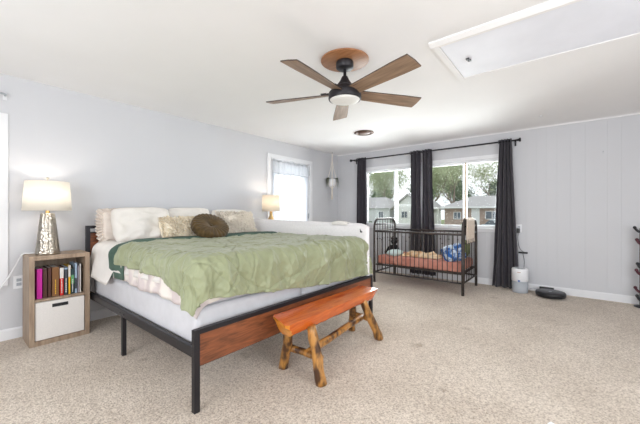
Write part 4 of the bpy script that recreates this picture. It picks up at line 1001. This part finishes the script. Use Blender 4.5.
# ------------------------------------------------------------------ outdoors
GZ = -1.1
yo = YW+T
struct('ground', MB().box(-60, 40, yo+0.02, 95, GZ-0.1, GZ), M['grass'])
struct('street', MB().box(-60, 40, 24, 31, GZ, GZ+0.01), M['asphalt'])
def window_unit(par, x0, x1, z0, z1, y):
    f_ = obj('house_window', MB().box(x0, x1, y-0.06, y, z0, z0+0.08).box(x0, x1, y-0.06, y, z1-0.08, z1).box(x0, x0+0.08, y-0.06, y, z0, z1).box(x1-0.08, x1, y-0.06, y, z0, z1).box((x0+x1)/2-0.03, (x0+x1)/2+0.03, y-0.06, y, z0, z1), M['trim'], par, True)
    obj('pane', MB().box(x0+0.05, x1-0.05, y-0.02, y-0.01, z0+0.05, z1-0.05), M['dark_glass'], f_, True)
# brick ranch house
hs = thing('ranch_house', 'low brick ranch house with grey shingle roof across the street', 'house', (-4.5, 45, GZ))
obj('wall', MB().box(-12.6, 4.0, 41, 49, GZ, 1.85), M['brick'], hs, True)
rf = MB(); x0, x1, ya, yb, ze, zr = -13.0, 4.5, 40.5, 49.5, 1.8, 3.3
rf.add([(x0, ya, ze), (x1, ya, ze), (x1, yb, ze), (x0, yb, ze), (x0+2.8, 45, zr), (x1-3.8, 45, zr)], [(0, 1, 5, 4), (2, 3, 4, 5), (0, 4, 3), (1, 2, 5), (0, 3, 2, 1)])
obj('roof', rf, M['roof'], hs, True); obj('fascia', MB().box(x0, x1, ya-0.05, ya, ze-0.16, ze+0.05), M['trim'], hs, True)
window_unit(hs, -11.5, -10.6, 0.25, 1.2, 41); window_unit(hs, -7.9, -6.4, 0.3, 1.3, 41)
obj('front_door', MB().box(-9.4, -8.5, 40.95, 41, GZ, 1.6), M['trim'], hs, True)
# carport to the left of it
cp = thing('carport', 'white roofed carport left of the brick ranch house', 'carport', (-14.9, 39, GZ))
obj('roof', MB().prism([(-17.2, 1.95), (-13.1, 1.55), (-13.1, 1.75), (-17.2, 2.2)], 36.5, 41, 'y'), M['siding'], cp, True)
for x in (-16.9, -13.4):
    for y in (36.8, 40.7): obj('post', MB().box(x-0.08, x+0.08, y-0.08, y+0.08, GZ, 1.6), M['siding'], cp, True)
# white gabled houses seen through the left window
def gable_house(name, label, x0, x1, y0_, y1_, zw, zr, wm, wins):
    h_ = thing(name, label, 'house', ((x0+x1)/2, (y0_+y1_)/2, GZ)); xm = (x0+x1)/2
    obj('wall', MB().prism([(x0, GZ), (x1, GZ), (x1, zw), (xm, zr), (x0, zw)], y0_, y1_, 'y'), wm, h_, True)
    s_ = (zr-zw)/(xm-x0); e = 0.45
    rf = MB()
    for d in (-1, 1):
        rf.prism([(xm, zr+0.02), (xm+d*((x1-x0)/2+e), zw-s_*e+0.02), (xm+d*((x1-x0)/2+e), zw-s_*e+0.2), (xm, zr+0.22)], y0_-0.5, y1_+0.5, 'y')
    obj('roof', rf, M['roof'], h_, True)
    for a in wins: window_unit(h_, *a, y0_)
    return h_
gable_house('white_house', 'white gabled house nearest the middle curtains through the left window', -20.3, -15.9, 42.5, 50, 1.85, 3.6, M['siding'], ((-19.2, -18.2, 0.3, 1.3),))
gh = thing('grey_house', 'pale grey house with hipped roof at the far left through the left window', 'house', (-24.6, 46, GZ))
obj('wall', MB().box(-28.6, -21.3, 43, 49, GZ, 1.8), M['siding_blue'], gh, True)
rf = MB(); x0, x1, ya, yb, ze, zr = -29.0, -20.9, 42.6, 49.4, 1.75, 3.6
rf.add([(x0, ya, ze), (x1, ya, ze), (x1, yb, ze), (x0, yb, ze), (x0+2.5, 46, zr), (x1-2.5, 46, zr)], [(0, 1, 5, 4), (2, 3, 4, 5), (0, 4, 3), (1, 2, 5), (0, 3, 2, 1)])
obj('roof', rf, M['roof'], gh, True)
window_unit(gh, -26.2, -25.2, 0.2, 1.3, 43); window_unit(gh, -23.2, -22.3, 0.2, 1.3, 43)
# trees
def tree(label, name, x, y, h_, seed, spread=1.0, leafm='spring', leaves=2600, trunk=0.28, ls=0.27):
    rnd = random.Random(seed); t_ = thing(name, label, 'tree', (x, y, GZ), group='trees beyond the houses')
    mb = MB(); tips = []
    def grow(p, d, l_, r, depth):
        pts = [p]; rs = [r]; q_ = p.copy(); n = 5
        for i in range(n):
            d = (d+Vector((rnd.uniform(-.16, .16), rnd.uniform(-.16, .16), 0.05))).normalized(); q_ = q_+d*l_/n; pts.append(q_.copy()); rs.append(r*(1-0.45*(i+1)/n))
        mb.tube(pts, rs, 7 if depth > 1 else 5, False)
        if depth <= 3: tips.extend(pts[1:])
        if depth == 0: return
        for k in range(rnd.choice((2, 3, 3)) if depth > 1 else 3):
            a = rnd.uniform(0, 2*pi); up = rnd.uniform(0.35, 0.9)
            nd = (d*0.6+Vector((cos(a)*spread, sin(a)*spread, up))*0.6).normalized()
            grow(pts[-1-rnd.choice((0, 0, 1, 2))], nd, l_*rnd.uniform(0.68, 0.86), rs[-1]*0.8, depth-1)
    grow(Vector((0, 0, 0)), Vector((0, 0, 1)), h_*0.19, trunk*0.8, 5)
    obj('trunk', mb, M['bark'], t_)
    lf = MB()
    for i in range(leaves):
        c_ = rnd.choice(tips)+Vector((rnd.gauss(0, .8), rnd.gauss(0, .8), rnd.gauss(0, .6)))
        a = Vector((rnd.uniform(-1, 1), rnd.uniform(-1, 1), rnd.uniform(-1, 1))).normalized(); b = a.orthogonal().normalized(); s_ = ls*rnd.uniform(0.5, 1.2)
        lf.add([c_-a*s_*.5, c_+b*s_*.35, c_+a*s_*.5, c_-b*s_*.35], [(0, 1, 2, 3)])
    obj('foliage', lf, M[leafm], t_)
tree('tall budding tree behind the brick house, left half of the right window', 'broad_tree', -14.2, 53, 22, 3, 1.0, 'spring', 3800, 0.5)
tree('tall budding tree behind the brick house, right half of the right window', 'broad_tree', -8.2, 54, 22, 8, 1.0, 'spring', 3400, 0.5)
tree('thin budding tree farthest right seen through the right window', 'broad_tree', -2.5, 56, 20, 5, 1.0, 'spring', 3000, 0.42)
tree('leafy green tree behind the grey house in the left window', 'leafy_tree', -27.5, 54, 20, 12, 0.9, 'spring', 9000, 0.4, 0.26)
tree('leafy green tree above the white house in the left window', 'leafy_tree', -20.5, 56, 20, 15, 0.9, 'spring', 9000, 0.4, 0.26)
tree('dense darker tree behind the carport', 'leafy_tree', -17.6, 66, 15, 21, 0.9, 'evergreen', 7000, 0.3, 0.3)
tree('dense darker tree left of the white house gable', 'leafy_tree', -24.0, 64, 13, 25, 0.9, 'evergreen', 7000, 0.3, 0.3)
tree('dense darker tree farthest left behind the grey house', 'leafy_tree', -33.0, 62, 13, 26, 0.9, 'evergreen', 7000, 0.3, 0.3)
tree('dense darker tree farthest right behind the brick house', 'leafy_tree', -3.5, 70, 14, 27, 0.9, 'evergreen', 6000, 0.3, 0.3)
tree('dense darker tree behind the roof ridge of the brick house', 'leafy_tree', -10.5, 68, 14, 22, 0.9, 'evergreen', 7000, 0.3, 0.3)
def shrub(label, x, y, r, seed):
    rnd = random.Random(seed); lf = MB()
    for i in range(1100):
        d = Vector((rnd.gauss(0, 1), rnd.gauss(0, 1), abs(rnd.gauss(0, 1)))).normalized()*r*rnd.uniform(0.6, 1); c_ = Vector((x, y, GZ))+Vector((d.x*1.5, d.y, d.z))
        a = Vector((rnd.uniform(-1, 1), rnd.uniform(-1, 1), rnd.uniform(-1, 1))).normalized(); b = a.orthogonal().normalized(); s_ = 0.16
        lf.add([c_-a*s_, c_+b*s_*.6, c_+a*s_, c_-b*s_*.6], [(0, 1, 2, 3)])
    tag(obj('shrub', lf, M['evergreen']), label, 'shrub')
shrub('low shrub at the foot of the brick wall below its left window', -10.0, 39.6, 0.8, 1)
shrub('low shrub beside the front door of the brick house', -7.2, 39.7, 0.7, 2)
shrub('rounded shrub in front of the pale grey house', -24.2, 41.3, 0.9, 3)
for i, (x, y) in enumerate(((-13.3, 35.4), (-12.55, 35.4))):
    t_ = thing('rubbish_bin', 'blue wheeled bin by the carport, %s of two' % ('left' if i == 0 else 'right'), 'bin', (x, y, GZ), group='blue bins by the carport')
    obj('body', MB().prism([(-0.25, 0.02), (0.25, 0.02), (0.3, 0.95), (-0.3, 0.95)], -0.28, 0.28, 'y'), M['bin_blue'], t_, bevel=0.02)
    obj('lid', MB().prism([(-0.32, 0.95), (0.32, 0.95), (0.28, 1.03), (-0.28, 1.05)], -0.32, 0.32, 'y'), M['bin_blue'], t_, bevel=0.02)
ca = thing('parked_car', 'white parked car in front of the brick house', 'car', (-5.6, 37.5, GZ))
obj('body', MB().prism([(-2.2, 0.25), (2.2, 0.25), (2.25, 0.7), (1.9, 0.85), (1.2, 0.92), (-1.7, 0.95), (-2.2, 0.8)], -0.85, 0.85, 'y'), M['car_white'], ca, bevel=0.06)
obj('cabin', MB().prism([(-1.6, 0.93), (1.15, 0.9), (0.5, 1.4), (-1.1, 1.42)], -0.75, 0.75, 'y'), M['dark_glass'], ca, bevel=0.05)
obj('roof', MB().prism([(-1.12, 1.41), (0.52, 1.39), (0.4, 1.46), (-1.0, 1.48)], -0.74, 0.74, 'y'), M['car_white'], ca)
for x in (-1.4, 1.35):
    for y in (-0.78, 0.78): obj('wheel', MB().lathe([(0.001, -0.1), (0.3, -0.1), (0.32, -0.06), (0.32, 0.06), (0.3, 0.1), (0.001, 0.1)], n=24, mtx=euler(pi/2, 0, 0, (x, y, 0.32))), M['tyre'], ca)
# scrap on the carpet
tag(obj('paper_scrap', sc, M['paper']), 'small white scrap lying on the carpet at the bottom edge', 'paper')
